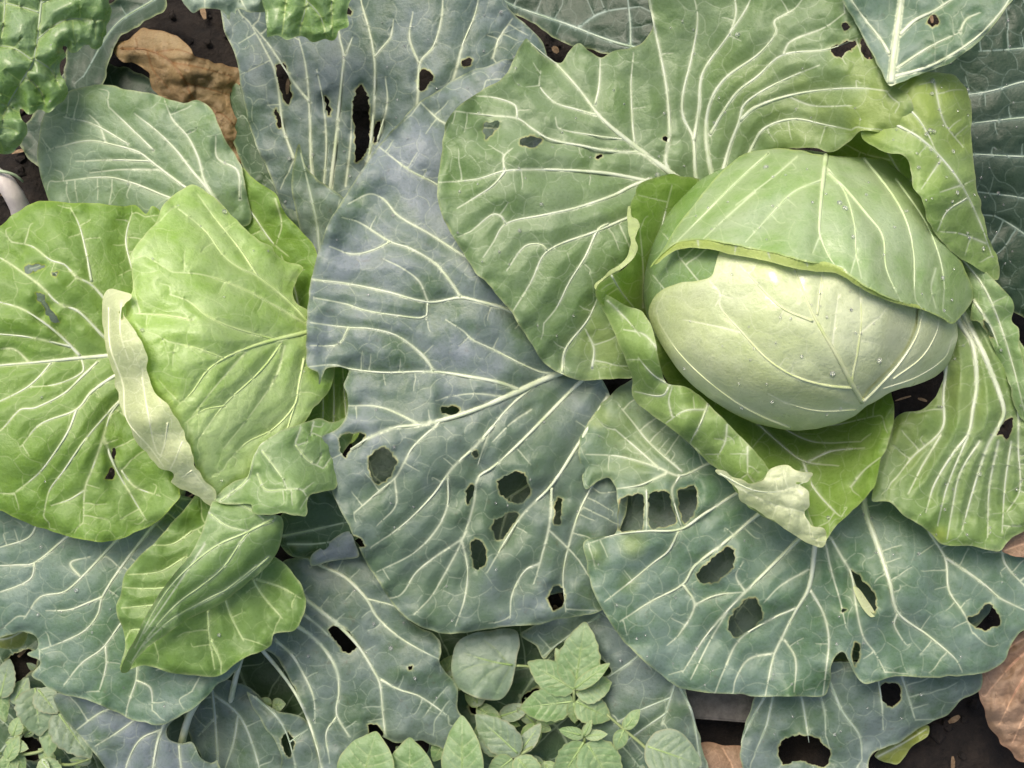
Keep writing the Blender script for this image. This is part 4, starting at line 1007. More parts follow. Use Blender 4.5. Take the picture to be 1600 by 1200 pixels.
# bright leaf at left edge
L1v = [(10, 5, 215, 550, 175, 555, 120, 560, 60, 566, 0, 571, -50, 576), (6, 2, 125, 556, 97, 527, 67, 503, 33, 482, 0, 472, -40, 460), (5, 2, 113, 542, 47, 527, 0, 522, -40, 520), (8, 2.5, 200, 548, 167, 530, 123, 487, 90, 473, 67, 450, 37, 427, 0, 403, -30, 395),
       (7, 2, 195, 510, 160, 463, 140, 443, 120, 433, 100, 413, 80, 407, 50, 385, 17, 378), (5.5, 2, 143, 440, 133, 387, 123, 350, 110, 325), (7, 2, 225, 455, 213, 433, 200, 397, 197, 370, 206, 332), (4.5, 2, 80, 567, 60, 590, 40, 607, 0, 627, -30, 640), (9, 2.2, 215, 570, 180, 587, 143, 613, 120, 640, 63, 663, 33, 697),
       (5.5, 2, 153, 565, 127, 590, 100, 615, 53, 638, 32, 640, 0, 673, -30, 685), (5.5, 2, 120, 640, 107, 673, 85, 708, 60, 740, 20, 772), (6.5, 2, 220, 600, 183, 630, 133, 687, 100, 735, 77, 767, 68, 805), (7, 2, 215, 600, 175, 643, 160, 687, 145, 730, 133, 763, 130, 815), (6, 2, 163, 687, 180, 730, 207, 777, 228, 812), (4, 2, 127, 560, 130, 580, 90, 600, 45, 605), (4, 2, 133, 765, 110, 780, 80, 790), (4, 2, 190, 735, 210, 760, 250, 775), (3.5, 2, 45, 565, 20, 545, -20, 550)]
leaf('outer_leaf', CL, [(-50, 385), (0, 352), (30, 328), (62, 315), (110, 317), (150, 318), (190, 322), (212, 320), (228, 335), (238, 322), (252, 335), (262, 400), (262, 500), (250, 600), (260, 700), (283, 772), (270, 790), (245, 815), (205, 835), (168, 846), (120, 840), (75, 828), (30, 812), (0, 798), (-50, 790)],
     [(210, 555, 13.2), (0, 571, 15.4), (-40, 785, 13.4), (240, 330, 13.2), (60, 315, 15), (170, 845, 13.2), (280, 770, 12.8), (100, 690, 15.2), (100, 430, 15.4), (250, 450, 13)], M_L1, L1v,
     [[(37, 420), (48, 412), (72, 416), (70, 420), (55, 424), (38, 429)], [(52, 457), (68, 457), (72, 475), (92, 498), (96, 508), (85, 508), (70, 487), (60, 470)], [(175, 700), (181, 698), (179, 718), (174, 717)], [(170, 735), (176, 728), (176, 750), (164, 748)], [(80, 428), (90, 424), (88, 434)]], dens=25, drops=4, furrow=0.2, quilt=0.10, und=0.5)
pet(CL, 215, 550, 12.8, PET_L, 0.004)
# ribbed leaf and pocket leaf below
leaf('outer_leaf', CL, [(330, 760), (280, 805), (245, 845), (215, 872), (195, 900), (188, 930), (181, 955), (190, 975), (195, 1010), (188, 1048), (230, 1040), (270, 1052), (340, 1056), (380, 1030), (422, 1008), (428, 990), (462, 985), (478, 940), (470, 912), (450, 885), (420, 860), (400, 800)],
     [(330, 770, 12.6), (215, 875, 12.4), (185, 955, 12), (190, 1045, 11.6), (340, 1055, 10.8), (470, 960, 10.6), (440, 880, 11.2), (300, 930, 12.4), (400, 950, 11.4)], M_L5,
     [(4, 2, 300, 830, 270, 850, 240, 852), (4, 2, 290, 870, 250, 893, 200, 898), (4, 2, 265, 918, 230, 920, 195, 918), (4, 2, 245, 945, 215, 948, 190, 950), (4, 2, 230, 985, 205, 985, 196, 1000), (4, 2, 395, 905, 410, 930, 440, 965), (4, 2, 350, 930, 362, 965, 380, 1000), (4, 2, 325, 955, 327, 990, 335, 1045), (4, 2, 400, 905, 440, 918, 470, 935), (5, 2, 330, 1000, 345, 1035, 345, 1052)], dens=22, furrow=0.3, drops=2, vmat=VEIN_SOFT, tscale=0.75)
leaf('pocket_leaf', CL, [(335, 780), (360, 778), (395, 788), (412, 805), (440, 808), (438, 850), (420, 882), (385, 912), (340, 945), (290, 970), (240, 1005), (212, 1030), (200, 1050), (189, 1050), (195, 1030), (215, 990), (238, 945), (265, 905), (300, 862), (315, 830), (325, 800)],
     [(335, 782, 15.6), (412, 805, 15.4), (438, 850, 13.4), (340, 945, 13), (240, 1005, 13), (192, 1048, 13.4), (215, 990, 14.4), (300, 862, 15.8), (340, 890, 15.4), (265, 960, 14.6), (385, 850, 15.2)], M_L4,
     [(6, 2, 428, 810, 385, 832, 340, 852, 300, 882, 265, 918, 235, 965, 212, 1010), (5, 2, 425, 815, 390, 830, 350, 885, 315, 915, 277, 943, 235, 990, 205, 1035), (5, 2, 420, 870, 370, 912, 320, 938, 265, 970, 222, 1010), (4.5, 2, 325, 800, 355, 822, 390, 830), (4, 2, 400, 885, 340, 930, 280, 960, 230, 1000), (3, 1.6, 320, 850, 270, 925, 225, 990), (4, 2, 360, 780, 398, 800, 412, 812)], dens=30, fine_w=0.35, net=40, net_w=0.2, jag=0.9, quilt=0.12, vmat=VEIN_SOFT, tscale=0.7)
# left head
LHv = [(11, 3, 505, 512, 477, 520, 430, 531, 390, 543, 350, 560, 323, 580, 300, 613, 278, 634), (5, 2, 430, 531, 390, 520, 350, 507, 323, 493, 293, 470, 265, 460), (6, 2, 490, 512, 450, 470, 400, 430, 377, 420, 350, 400, 320, 360, 273, 322), (5, 2, 402, 431, 373, 387, 333, 337, 310, 305), (4.5, 2, 485, 510, 430, 478, 383, 453, 320, 430, 270, 425), (5, 2, 440, 536, 415, 570, 393, 593, 350, 633, 310, 687), (6, 2, 475, 560, 467, 600, 460, 633, 427, 670, 385, 692, 355, 722),
       (4, 2, 350, 560, 310, 545, 260, 533), (4, 2, 352, 634, 320, 640, 290, 660), (4, 2, 300, 500, 250, 492, 215, 490), (4, 2, 460, 635, 440, 690, 400, 740), (3, 1.6, 390, 543, 340, 600, 300, 650), (3, 1.5, 445, 540, 430, 590, 390, 650, 350, 700)]
leaf('head_leaf', CL, [(302, 288), (325, 300), (350, 322), (380, 355), (402, 372), (425, 385), (430, 395), (450, 408), (474, 418), (465, 435), (457, 455), (462, 470), (480, 485), (520, 500), (520, 600), (490, 640), (460, 680), (430, 720), (405, 745), (375, 765), (335, 785), (315, 750), (300, 715), (285, 678), (262, 640), (240, 615), (225, 580), (220, 550), (200, 510), (196, 480), (208, 450), (205, 400), (215, 380), (240, 350), (255, 320), (280, 298)],
     [(500, 520, 13.0), (400, 520, 16.6), (320, 520, 18.6), (210, 450, 18.4), (300, 292, 15.2), (335, 780, 14.8), (215, 560, 18.4), (430, 710, 14.4), (470, 425, 13.6), (280, 680, 17.2), (260, 400, 18.2), (380, 650, 16.4), (390, 400, 15.6)], M_LH, LHv, dens=26, fine_w=0.5, net_w=0.26, net=40, drops=8, quilt=0.14, furrow=0.12, jag=1.4, ruffle=0.25, vmat=vein_mat('vein_left', (200, 220, 150), (176, 204, 116)), tscale=0.8)
head_core(340, 540, 11.0, 0.05, 0.062, 0.045, CL)
leaf('rolled_rim', CL, [(176, 450), (163, 460), (160, 485), (161, 515), (170, 555), (178, 590), (186, 625), (196, 662), (225, 705), (252, 733), (268, 742), (265, 754), (285, 765), (305, 775), (334, 792), (336, 768), (312, 738), (302, 716), (290, 682), (266, 640), (246, 618), (233, 590), (228, 558), (215, 522), (200, 502), (197, 480), (206, 462), (190, 453)],
     [(176, 452, 17.8), (160, 500, 16.8), (180, 600, 16.4), (225, 705, 15.8), (268, 745, 15.6), (334, 790, 15), (205, 480, 19.2), (230, 590, 19.0), (285, 680, 18.0), (330, 765, 16), (185, 540, 19.3), (225, 660, 18.8), (180, 480, 18.9), (270, 715, 17.6)], M_CREAM,
     [(3.5, 2, 170, 480, 172, 540, 192, 600, 198, 655, 235, 700, 255, 728), (3, 2, 222, 590, 232, 650, 245, 705, 262, 720), (3, 1.5, 262, 660, 258, 690, 250, 715), (3, 1.5, 285, 690, 275, 715, 265, 735), (3, 1.5, 190, 470, 188, 520, 200, 560), (3, 1.5, 300, 735, 285, 745)],
     [[(189, 478), (193, 478), (192, 499), (188, 498)]], dens=18, s=3.0, net=22, net_w=0.4, jag=2.6, ruffle=0.12, und=0.08, quilt=0.06, crumple=0.10, vmat=VEIN_CREAM, tubes=3.0, tscale=0.9)
leaf('head_leaf', CL, [(478, 660), (500, 655), (520, 660), (545, 652), (556, 662), (548, 690), (530, 720), (525, 762), (500, 770), (484, 775), (478, 806), (465, 805), (440, 802), (415, 806), (395, 800), (392, 788), (345, 786), (335, 780), (365, 752), (388, 742), (395, 715), (408, 692), (430, 678), (455, 668)],
     [(340, 782, 15.4), (400, 720, 15.6), (480, 662, 14.6), (550, 660, 12.4), (515, 760, 13.6), (475, 800, 15.4), (400, 798, 15.6), (450, 730, 15.2), (462, 765, 16)], M_L4,
     [(5, 2, 345, 782, 385, 750, 396, 715, 410, 690, 440, 672), (4, 2, 410, 705, 440, 745, 448, 762), (4, 2, 402, 740, 415, 765, 445, 765, 470, 765, 482, 780), (4, 2, 462, 695, 480, 718, 505, 732), (3, 1.5, 470, 668, 462, 695, 480, 690), (3, 1.5, 490, 660, 485, 680)], dens=22, ruffle=0.3, quilt=0.2, vmat=VEIN_SOFT, tscale=0.7)

# ------------------------------------------------------------------ cabbage behind, top centre
Pv = [(9, 3, 515, 320, 517, 293, 525, 220, 530, 167, 535, 115, 537, 87, 530, 55, 525, 0), (7, 2.4, 495, 310, 487, 263, 485, 210, 483, 160, 477, 100, 467, 60), (5, 2, 484, 160, 460, 130, 440, 100, 420, 70, 395, 40), (8, 3, 560, 300, 575, 250, 582, 200, 586, 117, 583, 77, 575, 40, 565, 5, 560, -30), (4.5, 2, 585, 90, 597, 75, 610, 58, 615, 30), (7, 2, 640, 220, 650, 175, 653, 147, 657, 97, 677, 73, 690, 27, 692, -20),
      (6, 2, 700, 150, 713, 107, 723, 70, 743, 20, 750, -20), (5, 2, 460, 250, 443, 200, 430, 113, 410, 70, 390, 35), (4, 2, 590, 220, 605, 160, 602, 120), (4, 2, 540, 85, 550, 60), (4, 2, 770, 90, 780, 60, 800, 30), (4, 2, 655, 100, 640, 60, 645, 20), (4, 2, 505, 300, 510, 230, 505, 160, 495, 110), (3.5, 2, 540, 290, 548, 220, 550, 160)]
leaf('outer_leaf', CT, [(340, -40), (345, 20), (352, 52), (368, 85), (378, 140), (392, 205), (420, 270), (450, 330), (520, 350), (640, 330), (760, 240), (860, 150), (850, 70), (828, 45), (800, 20), (750, -40)],
     [(520, 310, 6.2), (540, 60, 9.2), (350, 20, 7), (700, 60, 10.4), (830, 60, 9.4), (700, 200, 9), (420, 200, 7), (600, -30, 10.5)], M_P, Pv,
     [[(432, 97), (442, 94), (452, 115), (456, 160), (450, 171), (440, 150), (431, 118)], [(430, 166), (437, 178), (440, 200), (433, 203)], [(507, 150), (512, 150), (517, 180), (512, 183)], [(563, 125), (571, 135), (578, 155), (577, 235), (557, 262), (553, 205), (550, 155)], [(588, 192), (596, 188), (594, 205), (585, 228), (583, 222)], [(655, 110), (665, 107), (678, 115), (675, 125), (660, 145), (654, 140)], [(718, 100), (725, 92), (738, 92), (735, 100), (722, 105)], [(540, 13), (550, 15), (548, 22), (541, 21)]],
     dens=30, drops=60, und=0.3, vmat=VEIN_PALE)
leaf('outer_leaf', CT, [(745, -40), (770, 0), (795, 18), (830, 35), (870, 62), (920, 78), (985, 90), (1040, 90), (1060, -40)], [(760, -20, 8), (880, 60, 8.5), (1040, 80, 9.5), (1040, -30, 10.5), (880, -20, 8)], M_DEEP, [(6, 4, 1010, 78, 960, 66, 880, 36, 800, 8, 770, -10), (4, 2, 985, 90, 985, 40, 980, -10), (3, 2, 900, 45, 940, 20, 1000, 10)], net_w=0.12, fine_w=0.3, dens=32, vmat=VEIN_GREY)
leaf('outer_leaf', CT, [(365, 130), (400, 160), (450, 230), (480, 290), (505, 400), (480, 400), (440, 345), (405, 295), (380, 262), (360, 200)], [(370, 140, 4), (450, 240, 5), (490, 390, 6), (380, 250, 4)], M_DARK, [(4, 2, 490, 390, 450, 300, 400, 200), (3, 2, 460, 320, 410, 270)], dens=28, vmat=VEIN_DIM)

# ------------------------------------------------------------------ crinkled leaves, top left
def single(name, x, y, label, cat, group=None):
    return empty(name, w1(x, y, 0), label, cat, group)
CK = single('chard_plant', 20, -30, 'blistered bright green chard leaf hanging in at the top left corner', 'chard', 'chard leaves')
leaf('leaf', CK, [(-40, -40), (176, -40), (173, 10), (172, 32), (163, 58), (150, 74), (140, 68), (125, 80), (112, 82), (100, 74), (101, 88), (95, 108), (102, 130), (103, 152), (92, 164), (76, 176), (60, 172), (45, 178), (33, 172), (40, 200), (39, 212), (22, 234), (5, 236), (-40, 225)],
     [(-30, -30, 17), (170, -20, 16.4), (160, 60, 15), (100, 150, 14.8), (20, 230, 13.6), (-30, 220, 15), (50, 60, 16.8)], M_CRINK,
     [(6, 3, 68, -40, 64, 10, 58, 60, 52, 95, 35, 125, 12, 165, -5, 215), (4, 2, 58, 62, 85, 40, 110, 30, 165, 32), (4, 2, 55, 92, 80, 110, 95, 140), (4, 2, 40, 118, 65, 145, 70, 165), (4, 2, 62, 20, 30, 10, -20, 0), (4, 2, 52, 95, 20, 75, -30, 70), (5, 2, 10, -30, 5, 40, 0, 70), (4, 2, 64, 5, 100, -10, 150, -30)], dens=22, quilt=0.42, und=0.35, ruffle=0.8, jag=4, drops=10, vmat=VEIN_DIM, furrow=0.2)
stalk('petiole', CK, [(70, -35, 16.5), (75, -70, 13), (60, -80, 5), (20, -30, 0)], 0.003, 0.005, M_STEM)
CK2 = single('chard_plant', 480, -80, 'drooping bright green chard leaf tip at the top edge above the slit leaf', 'chard', 'chard leaves')
leaf('leaf', CK2, [(414, -40), (412, 10), (417, 40), (416, 60), (432, 58), (448, 65), (468, 58), (486, 63), (508, 58), (520, 61), (530, 50), (546, 42), (543, 20), (550, -40)], [(415, -30, 16), (548, -30, 16), (420, 60, 14.4), (545, 40, 14.6), (480, 0, 15.8)], M_CRINK, [(5, 3, 480, -40, 478, 10, 470, 40, 468, 60), (4, 2, 478, 0, 500, 25, 510, 58), (4, 2, 520, -40, 518, 20, 520, 55), (3, 2, 450, -40, 445, 20, 440, 60)], dens=20, quilt=0.3, furrow=0.3, jag=2.6, vmat=VEIN_DIM)
stalk('petiole', CK2, [(480, -35, 15.5), (480, -70, 10), (480, -80, 0)], 0.003, 0.005, M_STEM)
CK3 = single('chard_plant', 350, -80, 'pale silvery leaf tip with a ragged edge at the top edge above bare soil', 'chard', 'chard leaves')
leaf('leaf', CK3, [(274, -40), (280, -5), (292, 12), (302, 20), (315, 14), (332, 15), (342, 16), (352, 24), (358, 30), (362, 20), (370, 24), (372, 16), (395, 20), (416, 16), (422, -40)], [(280, -30, 15), (420, -30, 15), (300, 15, 13.8), (400, 15, 14)], leaf_mat('leaf_silver', (160, 184, 160), (148, 174, 142), bloom=0.7, bloomc=(190, 202, 196), seed=30, trans=0.2), [(4, 3, 370, -40, 372, -10, 385, 15), (3, 2, 320, -40, 320, 10)], dens=20, jag=2, quilt=0.3)
stalk('petiole', CK3, [(370, -35, 14.5), (360, -70, 9), (350, -80, 0)], 0.003, 0.005, M_STEM)

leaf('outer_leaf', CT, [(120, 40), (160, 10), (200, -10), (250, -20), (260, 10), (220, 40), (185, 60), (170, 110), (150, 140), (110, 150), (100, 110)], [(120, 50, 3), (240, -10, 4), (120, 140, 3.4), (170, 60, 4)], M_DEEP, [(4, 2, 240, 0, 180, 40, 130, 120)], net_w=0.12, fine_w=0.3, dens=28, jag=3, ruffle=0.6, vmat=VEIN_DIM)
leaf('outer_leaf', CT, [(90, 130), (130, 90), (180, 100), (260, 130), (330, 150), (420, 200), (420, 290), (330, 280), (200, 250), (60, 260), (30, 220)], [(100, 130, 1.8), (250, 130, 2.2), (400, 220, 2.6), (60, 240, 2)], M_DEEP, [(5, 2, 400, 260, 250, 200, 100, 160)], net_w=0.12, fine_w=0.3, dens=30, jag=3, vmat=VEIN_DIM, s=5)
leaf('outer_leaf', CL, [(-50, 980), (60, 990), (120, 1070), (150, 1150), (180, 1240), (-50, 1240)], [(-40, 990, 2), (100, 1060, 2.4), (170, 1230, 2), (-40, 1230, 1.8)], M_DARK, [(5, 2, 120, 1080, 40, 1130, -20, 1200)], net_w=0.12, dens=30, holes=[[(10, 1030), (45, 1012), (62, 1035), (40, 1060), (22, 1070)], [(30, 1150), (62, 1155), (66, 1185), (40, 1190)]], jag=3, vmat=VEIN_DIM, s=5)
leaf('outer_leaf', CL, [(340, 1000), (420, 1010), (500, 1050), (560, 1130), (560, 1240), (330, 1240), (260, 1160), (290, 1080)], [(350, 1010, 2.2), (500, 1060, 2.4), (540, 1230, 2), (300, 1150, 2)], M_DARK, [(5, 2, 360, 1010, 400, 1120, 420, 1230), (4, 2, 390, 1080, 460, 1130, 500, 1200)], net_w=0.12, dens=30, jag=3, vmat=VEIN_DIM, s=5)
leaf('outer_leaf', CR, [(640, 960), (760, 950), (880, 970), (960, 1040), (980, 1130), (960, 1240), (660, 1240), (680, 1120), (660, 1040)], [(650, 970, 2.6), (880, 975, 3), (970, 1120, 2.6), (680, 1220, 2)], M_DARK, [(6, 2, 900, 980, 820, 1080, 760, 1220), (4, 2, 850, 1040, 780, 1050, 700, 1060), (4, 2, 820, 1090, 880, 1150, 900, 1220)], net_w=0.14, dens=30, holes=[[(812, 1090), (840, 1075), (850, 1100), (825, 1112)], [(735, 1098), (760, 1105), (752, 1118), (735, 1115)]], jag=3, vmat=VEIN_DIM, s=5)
# ------------------------------------------------------------------ dead leaves
X1 = single('dead_leaf', 290, 110, 'withered tan brown leaf lying on dark soil behind the left cabbage', 'dead leaf', 'dead leaves')
leaf('blade', X1, [(180, 82), (186, 66), (205, 60), (222, 44), (250, 46), (282, 64), (305, 88), (328, 92), (352, 104), (372, 110), (374, 130), (362, 148), (370, 178), (394, 214), (410, 240), (400, 258), (384, 252), (372, 262), (350, 220), (322, 196), (290, 178), (250, 152), (238, 134), (226, 108), (205, 98)],
     [(190, 72, 3.6), (240, 50, 4.4), (360, 112, 4.2), (400, 248, 2.6), (240, 140, 3.4), (290, 110, 6.0), (340, 190, 4.2), (330, 130, 4.6), (250, 95, 4.8)], M_DEAD, [(4, 1.5, 190, 76, 230, 78, 265, 95, 285, 120, 300, 150, 330, 190, 380, 240), (3, 1, 240, 82, 280, 78, 320, 95), (3, 1, 268, 98, 310, 105, 362, 120), (3, 1, 230, 80, 240, 110, 265, 140), (3, 1, 290, 130, 330, 140, 362, 150), (3, 1, 300, 150, 290, 170), (3, 1, 315, 170, 350, 180, 380, 215)], dens=18, net=20, net_w=0.5, quilt=0.15, und=0.3, ruffle=0.5, crumple=0.4, jag=3.5, vmat=vein_mat('vein_dead', (140, 104, 60), (110, 78, 42)), tscale=0.6)
X2 = single('dead_leaf', 1590, 1090, 'large ribbed pinkish brown dead leaf at the lower right corner', 'dead leaf', 'dead leaves')
leaf('blade', X2, [(1660, 960), (1600, 985), (1580, 998), (1562, 1016), (1540, 1040), (1528, 1058), (1530, 1080), (1536, 1100), (1542, 1130), (1556, 1150), (1572, 1170), (1592, 1190), (1620, 1195), (1660, 1200)],
     [(1650, 970, 6.6), (1560, 1015, 6.2), (1530, 1070, 5.4), (1590, 1190, 3.4), (1650, 1190, 5), (1600, 1080, 6.4)], M_DEAD2, [(4, 2, 1650, 985, 1590, 1030, 1545, 1080), (4, 2, 1650, 1010, 1600, 1060, 1562, 1130), (4, 2, 1650, 1040, 1610, 1100, 1582, 1160), (4, 2, 1650, 1080, 1620, 1130, 1600, 1185), (3, 2, 1640, 980, 1580, 1010, 1540, 1050)], dens=22, furrow=0.6, quilt=0.2, crumple=0.4, jag=2.2, vmat=vein_mat('vein_dead_pink', (196, 152, 124), (164, 118, 92)))
X3 = single('dead_leaf', 1600, 850, 'small reddish brown dead leaf between the light leaf and the blue-green leaf, right edge', 'dead leaf', 'dead leaves')
leaf('blade', X3, [(1566, 862), (1572, 850), (1582, 838), (1600, 824), (1660, 800), (1660, 880), (1600, 872)], [(1568, 858, 11), (1600, 826, 11.4), (1650, 870, 11.2)], M_DEAD2, [(3, 2, 1570, 860, 1600, 850, 1650, 840)], dens=20, jag=1)
X4 = single('dead_leaf', 1150, 1190, 'flat pinkish dead leaf at the bottom edge below the old grey leaf', 'dead leaf', 'dead leaves')
leaf('blade', X4, [(1092, 1165), (1105, 1158), (1130, 1164), (1160, 1166), (1185, 1175), (1206, 1188), (1215, 1240), (1090, 1240)], [(1095, 1165, 3), (1206, 1188, 2.8), (1150, 1230, 3.4)], M_DEAD2, [(3, 2, 1150, 1240, 1145, 1200, 1130, 1170), (3, 2, 1180, 1235, 1180, 1185)], dens=22)
X5 = single('yellow_leaf', 1410, 1165, 'small yellowing leaf tip over black soil near the lower right', 'leaf')
leaf('blade', X5, [(1366, 1180), (1385, 1165), (1420, 1145), (1450, 1134), (1448, 1150), (1425, 1165), (1412, 1185), (1402, 1194), (1385, 1190)], [(1370, 1180, 3), (1450, 1136, 4), (1405, 1192, 2.6)], M_YEL, [(3, 2, 1372, 1182, 1410, 1162, 1446, 1140)], dens=16, jag=1.5)
X6 = single('yellow_leaf', 15, 1000, 'yellow-green leaf tip under the torn edge of the blue leaf, left edge', 'leaf')
leaf('blade', X6, [(-40, 985), (0, 992), (20, 985), (40, 978), (43, 990), (36, 1010), (20, 1014), (0, 1012), (-40, 1010)], [(-30, 990, 6.4), (40, 980, 7), (20, 1012, 6)], M_YEL, [(3, 2, -30, 998, 10, 998, 38, 985)], dens=16, jag=1)

# ------------------------------------------------------------------ weeds
def weed_leaf(parent, bx, by, tx, ty, wid, z0, z1, mat, serr=0.0, shape=0.42, name='leaf', bend=0.0, nv=4, s=3.2):
    b = np.array([bx, by], float); t = np.array([tx, ty], float)
    d = t - b; Ln = np.linalg.norm(d); u = d / Ln; n = np.array([-u[1], u[0]])
    k = 13
    Lside, Rside = [], []
    for i in range(1, k):
        q = i / k
        w = wid * 0.5 * (q ** (shape * 1.3)) * ((1 - q) ** 0.85) / ((0.36) ** (shape * 1.3) * 0.64 ** 0.85)
        if serr and i % 2: w *= 1 + serr
        c = b + d * q + n * bend * Ln * 4 * q * (1 - q)
        Lside.append(c + n * w); Rside.append(c - n * w)
    out = [tuple(b)] + [tuple(p) for p in Lside] + [tuple(t)] + [tuple(p) for p in Rside[::-1]]
    mid = [b + d * q + n * bend * Ln * 4 * q * (1 - q) for q in (0, .25, .5, .75, .97)]
    veins = [(4.2, 1.5, *np.array(mid).ravel())]
    for i in range(nv):
        q = 0.12 + 0.62 * i / nv
        c = b + d * q + n * bend * Ln * 4 * q * (1 - q)
        for sg in (-1, 1):
            e1 = c + u * Ln * 0.10 + n * sg * wid * 0.22; e2 = c + u * Ln * 0.22 + n * sg * wid * 0.40
            veins.append((2.4, 1.2, *c, *e1, *e2))
    m_ = (b + t) / 2
    zc = [(bx, by, z0), (tx, ty, z1)] + [(*(m_ + n * sg * wid * 0.45), (z0 + z1) / 2 + (0.55 if sg > 0 else 0.1) * wid / 60) for sg in (-1, 1)] + [(*m_, (z0 + z1) / 2 + 0.12)]
    return leaf(name, parent, out, zc, mat, veins, dens=0, net=15, net_w=0.16, pucker=0.03, s=s, jag=0.8, ruffle=0.12, und=0.08, quilt=0.12, vmat=WV, tscale=0.8)


WV = vein_mat('vein_weed', (150, 176, 112), (122, 150, 84))
W1 = single('weed', 900, 1120, 'leafy weed with pointed pale green leaves under the blue leaf, bottom centre', 'weed', 'weeds')
leaf('leaf', W1, [(806, 1040), (809, 1020), (812, 1002), (806, 986), (785, 982), (762, 986), (738, 990), (716, 1002), (706, 1030), (706, 1055), (716, 1075), (738, 1088), (762, 1094), (784, 1092), (798, 1074), (803, 1056)],
     [(805, 1040, 6.2), (708, 1040, 6.4), (760, 985, 6.6), (760, 1094, 6.2), (750, 1040, 6.7)], M_WEED2, [(5, 1.5, 806, 1040, 780, 1036, 755, 1030, 725, 1020), (3, 1.3, 795, 1038, 775, 1015, 755, 1000), (3, 1.3, 790, 1038, 760, 1055, 740, 1078), (3, 1.3, 798, 1040, 785, 1065, 775, 1085), (3, 1.3, 770, 1036, 735, 1042, 715, 1055)], dens=24, fine_w=0.3, jag=0.8, quilt=0.15, vmat=WV, tscale=0.7)
for a in [(898, 1078, 914, 972, 66, 6.8, 7.6, 0.07), (898, 1078, 824, 1034, 50, 6.8, 6.4, 0.07), (898, 1076, 953, 1036, 24, 7.2, 8.0, 0.0), (900, 1082, 957, 1066, 46, 6.6, 6.4, 0.07), (896, 1096, 812, 1106, 54, 6.4, 5.8, 0.07), (900, 1096, 954, 1124, 46, 6.4, 6.0, 0.07), (897, 1094, 898, 1130, 24, 6.4, 5.8, 0.07), (893, 1090, 850, 1132, 34, 6.0, 5.4, 0.07), (897, 1070, 868, 1012, 28, 6.4, 6.6, 0.07)]:
    weed_leaf(W1, a[0], a[1], a[2], a[3], a[4], a[5], a[6], M_WEED, serr=a[7])
stalk('stem', W1, [(897, 1076, 6.8), (897, 1100, 6.2), (900, 1125, 4), (902, 1140, 0)], 0.0010, 0.0014, M_STEM)
stalk('stem', W1, [(804, 1040, 6.3), (830, 1043, 6.1), (870, 1070, 5.8), (896, 1095, 5.6)], 0.0009, 0.0011, M_STEM)
W2_ = single('weed', 1010, 1190, 'rounded weed leaf on a thin stem beside the old grey leaf, bottom edge', 'weed', 'weeds')
weed_leaf(W2_, 1008, 1165, 1096, 1195, 76, 7.2, 7.2, M_WEED2)
weed_leaf(W2_, 975, 1140, 1000, 1108, 22, 7.2, 7.4, M_WEED, nv=2)
weed_leaf(W2_, 975, 1140, 962, 1172, 24, 7.2, 6.8, M_WEED, nv=2)
stalk('stem', W2_, [(948, 1116, 7.0), (975, 1140, 7.0), (1008, 1168, 6.9), (1035, 1200, 6.4), (1040, 1230, 0)], 0.0009, 0.0012, M_STEM)
W3_ = single('weed', 912, 1180, 'pair of broad weed leaves with small pale tips at the bottom edge', 'weed', 'weeds')
for a in [(912, 1160, 868, 1230, 50, 7.0, 6.2), (916, 1160, 965, 1235, 68, 7.0, 6.2), (912, 1150, 874, 1140, 18, 7.2, 7.2), (914, 1150, 950, 1147, 18, 7.2, 7.4), (912, 1150, 925, 1124, 14, 7.3, 7.6)]:
    weed_leaf(W3_, *a[:5], a[5], a[6], M_WEED, serr=0.08)
stalk('stem', W3_, [(913, 1152, 7), (912, 1180, 5), (912, 1190, 0)], 0.001, 0.0013, M_STEM)
W4_ = single('weed', 790, 1190, 'bluish weed leaves folded along the middle, left of the pointed weed', 'weed', 'weeds')
for a in [(812, 1180, 742, 1116, 52, 6.2, 6.0, M_WEED2), (790, 1180, 748, 1130, 44, 6.0, 5.8, M_WEED2), (806, 1182, 850, 1230, 40, 6.0, 5.6, M_WEED), (800, 1186, 762, 1215, 36, 6.0, 5.6, M_WEED), (812, 1176, 845, 1130, 26, 5.8, 5.8, M_WEED2)]:
    weed_leaf(W4_, *a[:5], a[5], a[6], a[7], serr=0.06)
stalk('stem', W4_, [(835, 1165, 5.8), (812, 1180, 5.8), (795, 1195, 3), (790, 1200, 0)], 0.001, 0.0013, M_STEM)
W5_ = single('weed', 690, 1220, 'broad oval weed leaves at the bottom edge below the old ribbed leaf', 'weed', 'weeds')
for a in [(722, 1240, 722, 1118, 66, 6.4, 6.8, M_WEED), (560, 1240, 588, 1142, 90, 6.2, 6.8, M_WEED), (640, 1260, 640, 1152, 82, 6.0, 6.9, M_WEED)]:
    weed_leaf(W5_, *a[:5], a[5], a[6], a[7])
stalk('stem', W5_, [(722, 1238, 6.3), (690, 1240, 3), (690, 1245, 0)], 0.001, 0.0014, M_STEM)
W6_ = single('weed', 60, 1150, 'low tangle of small weed leaves in the lower left corner', 'weed', 'weeds')
